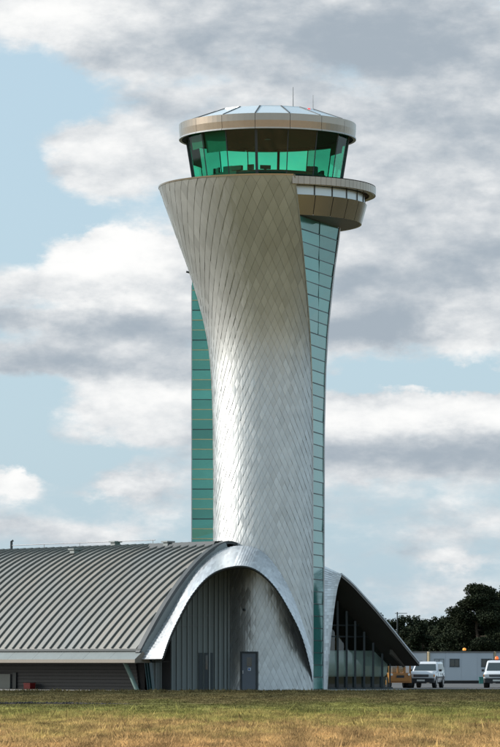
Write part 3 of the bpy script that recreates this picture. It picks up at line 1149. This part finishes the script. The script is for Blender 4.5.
# ------------------------------------------------------------------ right annex: glazed foyer under a sweeping roof
foyer = thing('glazed_foyer', (7.5, 238, 0), 'glazed foyer under a dark sweeping roof on the right of the tower', 'building')
VG = [(341, 573.5, 233.5), (352, 583, 234.3), (365, 597, 235.2), (378, 611.5, 236.0), (392, 628.5, 236.9), (406, 646, 237.8), (419.5, 662.5, 238.7)]
vg = [P(*p) for p in smooth_curve(VG, 30)]
AXR = AX.copy()
fr = MB()
th_ = .22


def down(p, d):
    return p + Vector((-.10, -.02, -1)).normalized() * d


fr.grid([[p + AXR * s for p in vg] for s in (0, 4, 11)])
froof = fr.build('roof', M['roof_edge'], foyer, smooth=True)
sfm = MB()
LS = 2.45
nsl = 12
for k in range(nsl):
    i0, i1 = int(k * 29 / nsl), int((k + 1) * 29 / nsl)
    seg = vg[i0:i1 + 1]
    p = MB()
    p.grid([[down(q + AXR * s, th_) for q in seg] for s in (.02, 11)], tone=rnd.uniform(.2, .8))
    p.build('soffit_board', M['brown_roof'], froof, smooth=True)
ve = MB()
ve.grid([[p + Vector((0, 0, .03)) for p in vg], [down(p, th_ * .9) + AXR * -.02 for p in vg]])
ve.build('verge_edge', M['roof_edge'], froof, smooth=True)
v2 = MB()
v2.grid([[p + Vector((.03, -.03, .04)) for p in vg], [down(p, .06) + Vector((.03, -.04, 0)) for p in vg]])
v2.build('verge_flashing', M['alu_frame'], froof, smooth=True)
tipb = MB()
a, b = vg[-1], vg[-1] + AXR * 11
tipb.grid([[a + Vector((0, 0, .03)), b + Vector((0, 0, .03))], [down(a, th_), down(b, th_)]])
tipb.build('eave_edge', M['roof_edge'], froof)
# downturned soffit wedge by the eave
wa = vg[-6] + AXR * 1.2
wb = vg[-1] + AXR * 1.3
MB().hexa([down(wb, .3) + AXR * .2, down(wb, .3), down(wa, .55), down(wa, .55) + AXR * .2, down(wb, .22) + AXR * .2, down(wb, .22), down(wa, .25), down(wa, .25) + AXR * .2]).build('soffit_beam', M['fascia_brown'], froof)
# pale shingled fin beside the tower
fin_l = [P(x, y, 231.9) for x, y in ((324.2, 566), (324.3, 590), (324.3, 620), (324.2, 655), (324.2, 690))]
fin_r = [P(x, y, 233.0) for x, y in ((341.5, 574.5), (337.0, 590), (332.8, 620), (329.5, 655), (327.3, 690))]
fl_ = [Vector(p) for p in smooth_curve([tuple(p) for p in fin_l], 40)]
frr = [Vector(p) for p in smooth_curve([tuple(p) for p in fin_r], 40)]
fb_ = MB()
for k in range(39):
    for j in range(4):
        t0, t1 = j / 4, (j + 1) / 4
        bulge = lambda t: Vector((.0, -.35 * math.sin(math.pi * t * .5), 0))
        q = [fl_[k].lerp(frr[k], t0) + bulge(t0), fl_[k].lerp(frr[k], t1) + bulge(t1), fl_[k + 1].lerp(frr[k + 1], t1) + bulge(t1), fl_[k + 1].lerp(frr[k + 1], t0) + bulge(t0)]
        o = Vector((0, -.035, 0))
        fb_.face([q[0], q[1], q[2] + o, q[3] + o], min(1, max(0, rnd.gauss(.5, .25))))
        fb_.face([q[3] + o, q[2] + o, q[2], q[3]], .1)
fin = MB()
fin.grid([fl_, frr, [p + Vector((-.1, 1.6, 0)) for p in frr]])
fin = fin.build('fin', M['trim'], foyer, smooth=True)
tag(fb_.build('fin_shingles', M['hood'], fin), kind='stuff')
sw = MB()
sw.grid([[vg[0] + AXR * q for q in (1.2, 5, 11)], [Vector(((vg[0] + AXR * q).x, (vg[0] + AXR * q).y, 0)) for q in (1.2, 5, 11)]])
sw.build('sun_block_wall', M['dark'], foyer)  # unseen wall added to keep the low sun off the soffit boards
# curtain wall set back under the roof
vs = [p + AXR * LS for p in vg]
vpx = [(CX + p.x * F / p.y, p) for p in vs]
w0, w1 = vs[0], vs[-1]


def cw(x):
    """point on the curtain wall line at photograph column x"""
    # intersect the column's ray with the wall line in plan
    k = (x - CX) / F
    d = w1 - w0
    t = (k * w0.y - w0.x) / (d.x - k * d.y)
    p = w0 + d * t
    return Vector((p.x, p.y, 0)), t


def cw_top(t):
    return interp(t, [((p - w0).dot(w1 - w0) / (w1 - w0).length_squared, p.z) for p in vs]) - th_ - .05


MX = [326.5, 337, 346, 354.5, 363.5, 372.5, 381.5, 390]
tra = [.06, 3.28, 3.98]
wn2 = Vector(((w1 - w0).y, -(w1 - w0).x, 0)).normalized()
cwall = MB()
for x in (326.5, 390):
    p, t = cw(x)
    cwall.bar(p, p + Vector((0, 0, max(.3, cw_top(max(0, t))))), .08)
p0, t0 = cw(326.5)
p1, t1 = cw(392)
cwall.bar(p0 + Vector((0, 0, .06)), p1 + Vector((0, 0, .06)), .12)
cwall = cwall.build('curtain_wall_frame', M['mullion'], foyer)
for k, x in enumerate(MX[1:-1]):
    p, t = cw(x)
    MB().bar(p + wn2 * .05, p + wn2 * .05 + Vector((0, 0, max(.3, cw_top(t)))), .13, .2).build('mullion', M['mullion'], cwall)
for z in tra[1:]:
    a, _ = cw(327)
    tt = [t for t in np.linspace(0, 1, 200) if cw_top(t) > z]
    b = w0.lerp(w1, tt[-1])
    MB().bar(a + Vector((0, 0, z)), Vector((b.x, b.y, z)), .09).build('transom', M['mullion'], cwall)
for k in range(len(MX) - 1):
    a, ta = cw(MX[k])
    b, tb = cw(MX[k + 1])
    za, zb = cw_top(max(0, ta)), max(.2, cw_top(max(0, tb)))
    lev = [l for l in tra if l < min(za, zb) - .15]
    for i, z0 in enumerate(lev):
        last = i == len(lev) - 1
        ya, yb = (za, zb) if last else (lev[i + 1], lev[i + 1])
        MB().face([a + Vector((0, 0, z0)), b + Vector((0, 0, z0)), b + Vector((0, 0, yb)), a + Vector((0, 0, ya))]).build('glass_pane', M['clear_glass'], cwall)
# inside: pale curved drum, brown panel, dark back wall, floor
drum = MB()
dl = []
for k in range(30):
    t = k / 29
    x = lerp(322, 391.5, t)
    p, _ = cw(x)
    p = p - wn2 * (.35 + .5 * math.sin(math.pi * t))
    dl.append((p, t))
drum.grid([[p + Vector((0, 0, z)) - wn2 * o for p, t in dl] for z, o in ((.78, .25), (.95, .05), (1.5, 0), (2.3, .0), (2.42, .08), (2.43, .6))])
drum.build('drum_wall', M['frost'], foyer, smooth=True)
a, _ = cw(345)
b, _ = cw(372)
a, b = a - wn2 * 2.6, b - wn2 * 2.6
MB().hexa([a + Vector((0, 0, 2.3)), b + Vector((0, 0, 2.3)), b - wn2 * .1 + Vector((0, 0, 2.3)), a - wn2 * .1 + Vector((0, 0, 2.3)), a + Vector((0, 0, 3.4)), b + Vector((0, 0, 3.4)), b - wn2 * .1 + Vector((0, 0, 3.4)), a - wn2 * .1 + Vector((0, 0, 3.4))]).build('timber_panel', M['wood'], foyer)
a, _ = cw(315)
b, _ = cw(402)
a, b = a - wn2 * 3.6, b - wn2 * 3.6
MB().face([a, b, b + Vector((0, 0, 2.0)), a.lerp(b, .5) + Vector((0, 0, 5)), a + Vector((0, 0, 7.5))]).build('back_wall', M['dark'], foyer)
fa, _ = cw(322)
fb2, _ = cw(396)
MB().face([fa + Vector((0, 0, .035)), fb2 + Vector((0, 0, .035)), fb2 - wn2 * 4 + Vector((0, 0, .035)), fa - wn2 * 4 + Vector((0, 0, .035))]).build('floor', M['dark'], foyer)
pl = MB()
pl.grid([[p + Vector((0, 0, z)) - wn2 * (o + .1) for p, t in dl] for z, o in ((.03, .1), (.74, .1), (.80, .3))])
pl.build('drum_plinth', M['console'], foyer, smooth=True)

# ------------------------------------------------------------------ small things by the hall
ss = min(np.linspace(0, 33, 1200), key=lambda s: abs(CX + ewall(s, 2.15, 0).x * F / ewall(s, 2.15, 0).y - 29.5))
p = ewall(ss, 2.15, 0)
bx = thing('red_crate', (p.x, p.y, 0.03), 'small red box on the ground under the hall eave', 'box', rz=math.atan2(AX.y, AX.x))
q = MB()
q.box((0, 0, .17), (.62, .40, .34), taper=1.04)
q.build('box_body', M['red'], bx, local=True)
q = MB()
q.box((0, 0, .365), (.68, .46, .05))
q.build('lid', M['red'], bx, local=True)

# soil ridge in the grass
so_ = MB()
rows = []
for k in range(620):
    X = -26 + k * .035
    px = CX + X * F / 155
    fade = 1 if px < 70 else max(.0, 1 - (px - 70) / 75)
    if fade < .06:
        break
    hgt = (.03 + .06 * rnd.random()) * fade
    yc = 155 + 1.2 * math.sin(X * .5) + .4 * math.sin(X * 2.1)
    w = .8 * (.6 + .8 * rnd.random()) * (.3 + .7 * fade)
    rows.append([(X, yc - w * 1.6, -.02 + .03 * fade), (X, yc - w * .8, hgt * rnd.random() + .012 * fade), (X, yc, hgt), (X, yc + w * .7, hgt * .6 * rnd.random()), (X, yc + w * 1.4, -.02)])
so_.grid(rows)
tag(so_.build('soil_ridge', M['soil']), 'low ridge of dark turned soil across the grass', 'soil', kind='stuff')


# ------------------------------------------------------------------ vehicles
def rr_ring(hw, y0, y1, z, cr=.18, n=4):
    """rounded rectangle ring"""
    pts = []
    for cx_, cy_, a0 in ((hw - cr, y1 - cr, 0), (-hw + cr, y1 - cr, 90), (-hw + cr, y0 + cr, 180), (hw - cr, y0 + cr, 270)):
        for k in range(n + 1):
            a = R(a0 + 90 * k / n)
            pts.append((cx_ + cr * math.cos(a), cy_ + cr * math.sin(a), z))
    return pts


def make_suv(name, loc, rz, label, beacon=False, tall=0.0, black_lower=False):
    t = thing(name, loc, label, 'car', rz=rz)
    # body tub: rings stacked upward; front is -Y
    b = MB()
    rings = [(.80, -2.10, 2.15, .36, .15), (.87, -2.20, 2.24, .50, .20), (.885, -2.22, 2.25, .72, .22), (.875, -2.18, 2.24, .90, .22), (.85, -2.08, 2.22, .98, .22)]
    b.grid([rr_ring(h, y0, y1, z, c) for h, y0, y1, z, c in rings], close=True)
    b.face(rr_ring(.80, -2.10, 2.15, .36, .15)[::-1])
    body = b.build('body', M['paint_white'], t, smooth=True, local=True)
    # bonnet
    hd_ = MB()
    hd_.grid([rr_ring(.85, -2.08, -.55, .975, .2), rr_ring(.82, -2.0, -.55, 1.04, .18), rr_ring(.70, -1.85, -.6, 1.09, .15)], close=True)
    hd_.face(rr_ring(.70, -1.85, -.6, 1.09, .15))
    hd_.build('bonnet', M['paint_white'], body, smooth=True, local=True)
    top_z = 1.68 + tall
    gh = MB()
    cab_r = [(.86, -.78, 2.22, .97, .12), (.845, -.72, 2.21, 1.08, .12), (.74, -.10, 2.12, top_z - .10, .12), (.70, .02, 2.08, top_z - .02, .14), (.58, .2, 1.95, top_z + .02, .2)]
    gh.grid([rr_ring(*c_[:3], c_[3], c_[4]) for c_ in cab_r], close=True)
    gh.face(rr_ring(.58, .2, 1.95, top_z + .02, .2))
    gh.build('cabin', M['paint_white'], t, smooth=True, local=True)
    # glazing laid on the cabin's sloping sides
    zl, zh = 1.12, top_z - .14
    k0, k1 = (zl - 1.08) / (top_z - .10 - 1.08), (zh - 1.08) / (top_z - .10 - 1.08)

    def side(y_, z_, sg_):
        k = (z_ - 1.08) / (top_z - .10 - 1.08)
        return (sg_ * (lerp(.845, .74, k) + .012), y_, z_)

    def front(x_, z_):
        k = (z_ - 1.08) / (top_z - .10 - 1.08)
        return (x_, lerp(-.72, -.10, k) - .014, z_)
    MB().face([front(-.74, zl), front(.74, zl), front(.63, zh), front(-.63, zh)]).build('windscreen', M['car_glass'], t, local=True)
    for sg_ in (-1, 1):
        for y0a, y0b, y1a, y1b in ((-.42, .02, .42, .42), (.50, .50, 1.22, 1.18), (1.30, 1.27, 2.0, 1.92)):
            MB().face([side(y0a, zl, sg_), side(y1a, zl, sg_), side(y1b, zh, sg_), side(y0b, zh, sg_)]).build('side_window', M['car_glass'], t, local=True)
        MB().box((sg_ * .98, -.42, 1.14), (.18, .10, .15)).build('wing_mirror', M['black_plastic'], t, local=True)
        lamp = MB().box((sg_ * .66, -2.205, .80), (.32, .06, .17))
        lamp.build('headlamp', M['lamp'], t, local=True)
        MB().box((sg_ * .855, -2.13, .80), (.07, .10, .15)).build('indicator', M['indicator'], t, local=True)
        MB().box((sg_ * .886, .25, .70), (.02, 3.3, .07)).build('side_moulding', M['black_plastic'], t, local=True)
        for yd in (-.62, .46, 1.26):
            MB().box((sg_ * .884, yd, .78), (.012, .016, .42)).build('door_seam', M['black_plastic'], t, local=True)
        for yd in (.30, 1.10):
            MB().box((sg_ * .89, yd, .90), (.03, .16, .035)).build('door_handle', M['black_plastic'], t, local=True)
        MB().box((sg_ * .60, 1.0, top_z + .05), (.04, 1.7, .04)).build('roof_rail', M['black_plastic'], t, local=True)
        for yy in (-1.38, 1.38):
            MB().tube([(sg_ * .62, yy, .36), (sg_ * .64, yy, .36), (sg_ * .86, yy, .36), (sg_ * .88, yy, .36)], [.33, .365, .365, .33], 20).build('tyre', M['tyre'], t, smooth=False, local=True)
            MB().tube([(sg_ * .80, yy, .36), (sg_ * .895, yy, .36)], [.22, .19], 14).build('rim', M['rim'], t, local=True)
            arch = MB()
            pa = [(sg_ * .893, yy + .45 * math.cos(a), .36 + .45 * math.sin(a)) for a in np.linspace(0, math.pi, 13)]
            pb = [(sg_ * .893, yy + .37 * math.cos(a), .36 + .37 * math.sin(a)) for a in np.linspace(0, math.pi, 13)]
            arch.grid([pa, pb])
            arch.face([(x_ * .999, y_, z_) for x_, y_, z_ in pb])
            arch.build('wheel_arch', M['black_plastic'], t, local=True)
    bm = MB()
    bm.grid([rr_ring(.86, -2.32, -1.9, z, .12) for z in (.34, .40, .60, .64)], close=True)
    bm.face(rr_ring(.86, -2.32, -1.9, .64, .12))
    bm.build('front_bumper', M['black_plastic'], t, smooth=False, local=True)
    MB().box((0, 2.24, .50), (1.66, .16, .24)).build('rear_bumper', M['black_plastic'], t, local=True)
    MB().box((0, -2.215, .80), (.98, .05, .17)).build('grille', M['black_plastic'], t, local=True)
    for z in (.76, .81, .86):
        MB().box((0, -2.245, z), (.94, .02, .018)).build('grille_bar', M['rim'], t, local=True)
    MB().box((0, -2.33, .49), (.52, .02, .11)).build('number_plate', M['plate'], t, local=True)
    if black_lower:
        MB().box((0, -2.335, .38), (1.2, .03, .1)).build('bumper_guard', M['black_plastic'], t, local=True)
    if beacon:
        MB().box((0, .55, top_z + .05), (.9, .25, .06)).build('light_bar', M['black_plastic'], t, local=True)
        MB().tube([(-.12, .55, top_z + .07), (-.12, .55, top_z + .11), (-.12, .55, top_z + .24), (-.12, .55, top_z + .28)], [.11, .12, .10, .04], 12).build('beacon', M['beacon'], t, smooth=True, local=True)
    return t


pc = P(427.5, 690, 249)
make_suv('parked_car', (pc.x, pc.y + 1.4, .012), R(-12 + 0), 'white estate off-roader with black bumper parked between orange tractor and cabin', tall=.02)
pc2 = P(499.5, 690, 249)
make_suv('parked_car', (pc2.x, pc2.y + 1.4, .012), R(-6), 'white off-roader carrying an orange beacon on its roof', beacon=True, tall=.10, black_lower=True)

# orange tow tractor
tp_ = P(397.5, 690, 247.5)
tr = thing('tow_tractor', (tp_.x, tp_.y + .4, .012), 'orange tow tractor with open framed cab beside the foyer', 'tractor', rz=R(8))
q = MB()
q.hexa([(-.72, -.9, .34), (.78, -.9, .34), (.78, 1.3, .34), (-.72, 1.3, .34), (-.70, -.82, .98), (.76, -.82, .98), (.76, 1.3, 1.0), (-.70, 1.3, 1.0)])
q.build('chassis', M['orange'], tr, local=True)
q = MB().box((.03, -.92, .55), (1.3, .10, .22))
q.build('counterweight', M['orange'], tr, local=True)
MB().box((0.03, -.935, .72), (.5, .06, .22)).build('radiator_grille', M['black_plastic'], tr, local=True)
for x in (-.66, -.10, .30, .70):
    MB().box((x, -.74, 1.28), (.10, .10, .62)).build('cab_post', M['orange'], tr, local=True)
for x in (-.66, .70):
    MB().box((x, 1.1, 1.28), (.10, .10, .62)).build('cab_post', M['orange'], tr, local=True)
MB().box((.02, .2, 1.62), (1.56, 2.1, .08)).build('cab_roof', M['orange'], tr, local=True)
MB().box((0, .7, 1.15), (.5, .5, .6)).build('driver_seat', M['black_plastic'], tr, local=True)
for x0, x1 in ((-.60, -.16), (-.04, .24), (.36, .64)):
    MB().face([(x0, -.74, 1.02), (x1, -.74, 1.02), (x1, -.74, 1.56), (x0, -.74, 1.56)]).build('cab_window', M['lens_glass'], tr, local=True)
for x in (-.70, .74):
    for yy in (-.45, .95):
        sg_ = 1 if x > 0 else -1
        MB().tube([(x - sg_ * .2, yy, .36), (x - sg_ * .17, yy, .36), (x + sg_ * .10, yy, .36), (x + sg_ * .13, yy, .36)], [.32, .36, .36, .31], 18).build('tyre', M['tyre'], tr, local=True)
        MB().tube([(x + sg_ * .10, yy, .36), (x + sg_ * .145, yy, .36)], [.19, .16], 12).build('rim', M['orange'], tr, local=True)
for x in (-.55, .6):
    MB().tube([(x, -.90, .88), (x, -.97, .88)], .08, 12).build('headlamp', M['lamp'], tr, local=True)
# big drive wheel showing to its left
MB().tube([(-1.05, .1, .52), (-1.0, .1, .52), (-.80, .1, .52), (-.76, .1, .52)], [.44, .52, .52, .44], 22).build('drive_wheel', M['tyre'], tr, local=True)

# ------------------------------------------------------------------ site cabins
YC = 300.0


def make_cabin(x0, x1, label, wins, yoff=0.0, pipe=None):
    a, b = P(x0, 683, YC + yoff), P(x1, 683, YC + yoff)
    w = b.x - a.x
    t = thing('site_cabin', (a.x + w / 2, YC + yoff, .012), label, 'cabin', 'site cabins behind the vehicles')
    H0, H1 = .22, 2.42
    MB().box((0, 1.5, (H0 + H1) / 2), (w - .02, 2.9, H1 - H0)).build('cabin_body', M['cabin'], t, local=True)
    npn = max(1, int(w / 1.2))
    for k in range(npn):
        xa = -w / 2 + .04 + k * (w - .08) / npn
        MB().box((xa + (w - .08) / npn / 2, .035, (H0 + H1) / 2), ((w - .08) / npn - .012, .03, H1 - H0 - .06), tone=rnd.uniform(.2, .8)).build('wall_panel', M['cabin'], t, local=True)
    MB().box((0, 1.5, H1 + .05), (w + .02, 3.06, .10)).build('roof', M['cabin_roof'], t, local=True)
    MB().box((0, .3, H0 - .11), (w - .1, .2, .2)).build('skid', M['black_plastic'], t, local=True)
    for (wx0, wx1, pale_pane) in wins:
        xa, xb = P(wx0, 0, YC + yoff).x - a.x - w / 2, P(wx1, 0, YC + yoff).x - a.x - w / 2
        f_ = MB()
        zc, hh = 1.62, .58
        for bx_ in (((xa + xb) / 2, zc + hh / 2, xb - xa + .08, .06), ((xa + xb) / 2, zc - hh / 2, xb - xa + .08, .06)):
            f_.box((bx_[0], .0, bx_[1]), (bx_[2], .06, bx_[3]))
        for xx in (xa, (xa + xb) / 2, xb):
            f_.box((xx, .0, zc), (.05, .055, hh))
        f_ = f_.build('window', M['fascia'] if pale_pane else M['mullion'], t, local=True)
        for h_ in (0, 1):
            xm = (xa + xb) / 2
            xs = (xa + .025, xm - .025) if h_ == 0 else (xm + .025, xb - .025)
            MB().box(((xs[0] + xs[1]) / 2, .005, zc), (xs[1] - xs[0], .02, hh - .06)).build('pane', M['cabin'] if pale_pane else M['car_glass'], f_, local=True)
    if pipe is not None:
        xa = P(pipe, 0, YC + yoff).x - a.x - w / 2
        MB().tube([(xa, -.08, .05), (xa, -.08, 1.3), (xa, -.08, 2.5)], .10, 8).build('downpipe', M['pipe'], t, local=True)
    return t


make_cabin(405, 427, 'short pale cabin end wall behind the orange tractor', [], yoff=.3)
make_cabin(429, 493.5, 'long pale site cabin with three windows behind the parked vehicles', [(434.5, 443.5, True), (450, 459, False), (481.5, 491, False)], pipe=428.6)
make_cabin(495, 560, 'pale site cabin behind the off-roader with the beacon', [(520, 530, False)], yoff=.2, pipe=494.6)
p = P(464.5, 651, 300)
lt = thing('bulkhead_lamp', (p.x, 300.4, 2.53), 'small glowing orange lamp on the cabin roof edge', 'lamp')
MB().box((0, 0, .04), (.16, .16, .08)).build('lamp_base', M['mullion'], lt, local=True)
MB().tube([(0, 0, .08), (0, 0, .12), (0, 0, .24), (0, 0, .28)], [.12, .14, .12, .04], 12).build('lamp_lens', M['orange_lamp'], lt, smooth=True, local=True)
for x, hgt, lab in ((481, .48, 'low dark green bin at the foot of the long cabin'), (485.5, .62, 'taller dark green bin at the foot of the long cabin')):
    p = P(x, 683, 297)
    b = thing('waste_bin', (p.x, 297, .012), lab, 'bin', 'green bins by the cabin')
    MB().box((0, 0, hgt / 2), (.30, .32, hgt), taper=1.12).build('bin_body', M['bin'], b, local=True)
    MB().box((0, 0, hgt + .025), (.38, .4, .05)).build('lid', M['bin'], b, local=True)

# television aerial mast behind the foyer roof
p = P(397.2, 640, 330)
am = thing('aerial_mast', (p.x, 330, 0), 'thin mast with a sideways aerial rising behind the foyer roof', 'mast')
ztp = EYE + (HY - 612) * 330 / F
MB().tube([(0, 0, 0), (0, 0, ztp / 2), (0, 0, ztp)], .05, 6).build('pole', M['mullion'], am, local=True)
q = MB().bar((-.2, 0, ztp - .12), (.85, 0, ztp - .12), .05)
for k in range(6):
    q.bar((-.1 + k * .17, -.25, ztp - .12), (-.1 + k * .17, .25, ztp - .12), .03)
q.build('aerial', M['mullion'], am, local=True)


# ------------------------------------------------------------------ trees
def leaf_mesh(clumps, seed, per, size, squash=.75):
    """clumps: (x, y, z, r). Many small needle sprays spread through each clump"""
    rng = np.random.default_rng(seed)
    V, T = [], []
    for (x, y, z, r) in clumps:
        n = max(8, int(per * r * r))
        d = rng.normal(size=(n, 3))
        d /= np.linalg.norm(d, axis=1)[:, None]
        rad_ = r * rng.uniform(.35, 1.05, n)[:, None] ** .6
        c = np.array([x, y, z]) + d * rad_ * np.array([1, 1, squash])
        a = rng.normal(size=(n, 3))
        a[:, 2] *= .6
        a /= np.linalg.norm(a, axis=1)[:, None]
        b = np.cross(a, rng.normal(size=(n, 3)))
        b /= np.linalg.norm(b, axis=1)[:, None]
        s = size * rng.uniform(.6, 1.4, n)[:, None]
        V.append(np.stack([c - a * s, c + b * s * .5, c + a * s, c - b * s * .5], 1))
        T.append(np.clip(rng.normal(.5, .22, n) + (rng.random() - .5) * .3, 0, 1))
    V = np.concatenate(V)
    T = np.concatenate(T)
    n = len(V)
    me = bpy.data.meshes.new('crown')
    me.vertices.add(n * 4)
    me.vertices.foreach_set('co', V.reshape(-1).astype(np.float32))
    me.loops.add(n * 4)
    me.loops.foreach_set('vertex_index', np.arange(n * 4, dtype=np.int32))
    me.polygons.add(n)
    me.polygons.foreach_set('loop_start', np.arange(0, n * 4, 4, dtype=np.int32))
    me.update(calc_edges=True)
    at = me.attributes.new('tone', 'FLOAT', 'FACE')
    at.data.foreach_set('value', T.astype(np.float32))
    me.materials.append(M['needles'])
    return me


def make_pine(name, loc, label, group, H, spread, seed, base=.2, per=260, size=.16, flat=False):
    q = random.Random(seed)
    t = thing(name, loc, label, 'tree', group)
    tr_ = MB()
    pts = [Vector((q.uniform(-.1, .1) * k, q.uniform(-.1, .1) * k, H * .93 * k / 5)) for k in range(6)]
    tr_.tube(pts, [.28 * H / 9 * (1 - .16 * k) for k in range(6)], 8)
    cl = []
    nl = 16 if not flat else 26
    for k in range(nl):
        f = base + (1 - base) * (k + q.random()) / nl
        z = H * f
        if flat:
            reach = spread * (math.sin(math.pi * min(1, (f - base) / (1 - base) * .72 + .28)) ** .7) * q.uniform(.55, 1.05)
        else:
            reach = spread * (1.02 - f) ** .75 * q.uniform(.6, 1.15)
        a = q.uniform(0, 2 * math.pi)
        tip = Vector((math.cos(a) * reach, math.sin(a) * reach, z + q.uniform(-.1, .3)))
        st = Vector((0, 0, z - .12 * H * q.random()))
        tr_.tube([st, st.lerp(tip, .6) + Vector((0, 0, .1)), tip], [.07 * H / 9, .05 * H / 9, .02], 5)
        nn = 4 if flat else 3
        for j in range(nn):
            tt = .35 + .65 * (j + 1) / nn
            c_ = st.lerp(tip, tt)
            cl.append((c_.x + q.uniform(-.2, .2), c_.y + q.uniform(-.2, .2), c_.z + q.uniform(-.1, .25), (.55 + .45 * q.random()) * spread * (.36 if flat else .42)))
    cl.append((0, 0, H * .97, spread * .22))
    tr_.build('trunk', M['bark'], t, smooth=True, local=True)
    me = leaf_mesh(cl, seed, per, size, .55 if flat else .8)
    link(bpy.data.objects.new('crown', me), t)
    return t


def tree_at(px, ytop, Y, **kw):
    p = P(px, ytop, Y)
    return (p.x, Y, 0), p.z


loc, H = tree_at(479, 590, 405)
make_pine('pine_tree', loc, 'tall dark spreading pine rising highest behind the site cabins', 'pines behind the cabins', H, 3.9, 3, base=.22, flat=True, per=620, size=.115)
loc, H = tree_at(512, 588, 412)
make_pine('pine_tree', loc, 'broad dark pine merging with the tallest pine on its outer side', 'pines behind the cabins', H, 3.4, 11, base=.25, flat=True, per=560, size=.115)
# darker wood edge, each tree its own object; four builds shared by copying
protos = []
specs = [(330, 626, 540), (338, 624, 520)]
wood_group = 'trees of the far wood edge'
wood_label = 'dark conifer in the distant wood edge beyond the yard'
rw_ = random.Random(5)
k = 0
px = 340.0
while px < 560:
    top_y = 621 + rw_.uniform(-3.5, 3.5) + (3 if px > 405 and px < 440 else 0)
    Y = rw_.choice([500, 520, 545, 570])
    loc, H = tree_at(px, top_y, Y)
    if len(protos) < 4:
        t = make_pine('conifer_tree', loc, wood_label, wood_group, H, 1.7, 40 + k, base=.1, per=220, size=.17)
        t['h'] = H
        protos.append((t, H))
    else:
        src, H0 = rw_.choice(protos)
        t = copy_tree(src)
        t.location = loc
        t.scale = (1, 1, H / H0)
        t.rotation_euler = (0, 0, rw_.uniform(0, 6.28))
    px += rw_.uniform(3.2, 6.0)
    k += 1
for t, _ in protos:
    del t['h']
# nearer rounded dark trees that close the foot of the wood
protos2 = []
for k, (px, ty, Y) in enumerate([(408, 630, 440), (421, 627, 430), (434, 629, 445), (446, 622, 425), (458, 614, 420), (470, 616, 430), (398, 634, 450), (386, 632, 455), (500, 606, 425), (525, 610, 430)]):
    loc, H = tree_at(px, ty, Y)
    lab = 'dark rounded evergreen at the foot of the wood behind the cabins'
    if k < 3:
        t = make_pine('evergreen_tree', loc, lab, 'rounded evergreens behind the cabins', H, 2.1, 90 + k, base=.05, flat=True, per=430, size=.14)
        protos2.append((t, H))
    else:
        src, H0 = protos2[k % 3]
        t = copy_tree(src)
        t.location = loc
        t.scale = (1, 1, H / H0)
        t.rotation_euler = (0, 0, k * 1.3)

# ------------------------------------------------------------------ grass blades over the near field
rng = np.random.default_rng(4)


def blades(n, y0, y1, hmin, hmax, wid):
    yy = y0 + (y1 - y0) * rng.random(n) ** 1.15
    half = .071 * yy + 3
    xx = (rng.random(n) * 2 - 1) * half
    # tufts: pull towards cluster noise
    cl = np.sin(xx * 2.3 + np.sin(yy * .7) * 2) * np.sin(yy * .9 + np.sin(xx * 1.1) * 2)
    h = rng.uniform(hmin, hmax, n) * (.75 + .45 * cl) * (.6 + .8 * rng.random(n))
    keep = ~((np.abs(yy - 155) < 1.5) & (xx < -1.5))
    xx, yy, h = xx[keep], yy[keep], h[keep]
    n = len(xx)
    w = wid * rng.uniform(.6, 1.3, n)
    lean = rng.normal(0, .45, (n, 2)) * h[:, None]
    a = rng.uniform(-.6, .6, n)
    p0 = np.stack([xx - w * np.cos(a), yy - w * np.sin(a), np.full(n, -.005)], 1)
    p1 = np.stack([xx + w * np.cos(a), yy + w * np.sin(a), np.full(n, -.005)], 1)
    p2 = np.stack([xx + lean[:, 0], yy + lean[:, 1], h], 1)
    return np.stack([p0, p1, p2], 1)


V = np.concatenate([blades(190000, 68, 130, .03, .09, .02), blades(60000, 125, 219, .02, .06, .03),
                    blades(5000, 70, 135, .12, .24, .022), blades(12000, 212, 221, .06, .16, .04)])
n = len(V)
me = bpy.data.meshes.new('grass_blades')
me.vertices.add(n * 3)
me.vertices.foreach_set('co', V.reshape(-1).astype(np.float32))
me.loops.add(n * 3)
me.loops.foreach_set('vertex_index', np.arange(n * 3, dtype=np.int32))
me.polygons.add(n)
me.polygons.foreach_set('loop_start', np.arange(0, n * 3, 3, dtype=np.int32))
me.update(calc_edges=True)
at = me.attributes.new('tone', 'FLOAT', 'FACE')
at.data.foreach_set('value', np.clip(rng.normal(.5, .25, n), 0, 1).astype(np.float32))
me.materials.append(M['blades'])
tag(link(bpy.data.objects.new('grass_blades', me)), 'short dry grass blades over the near field', 'grass', kind='stuff')
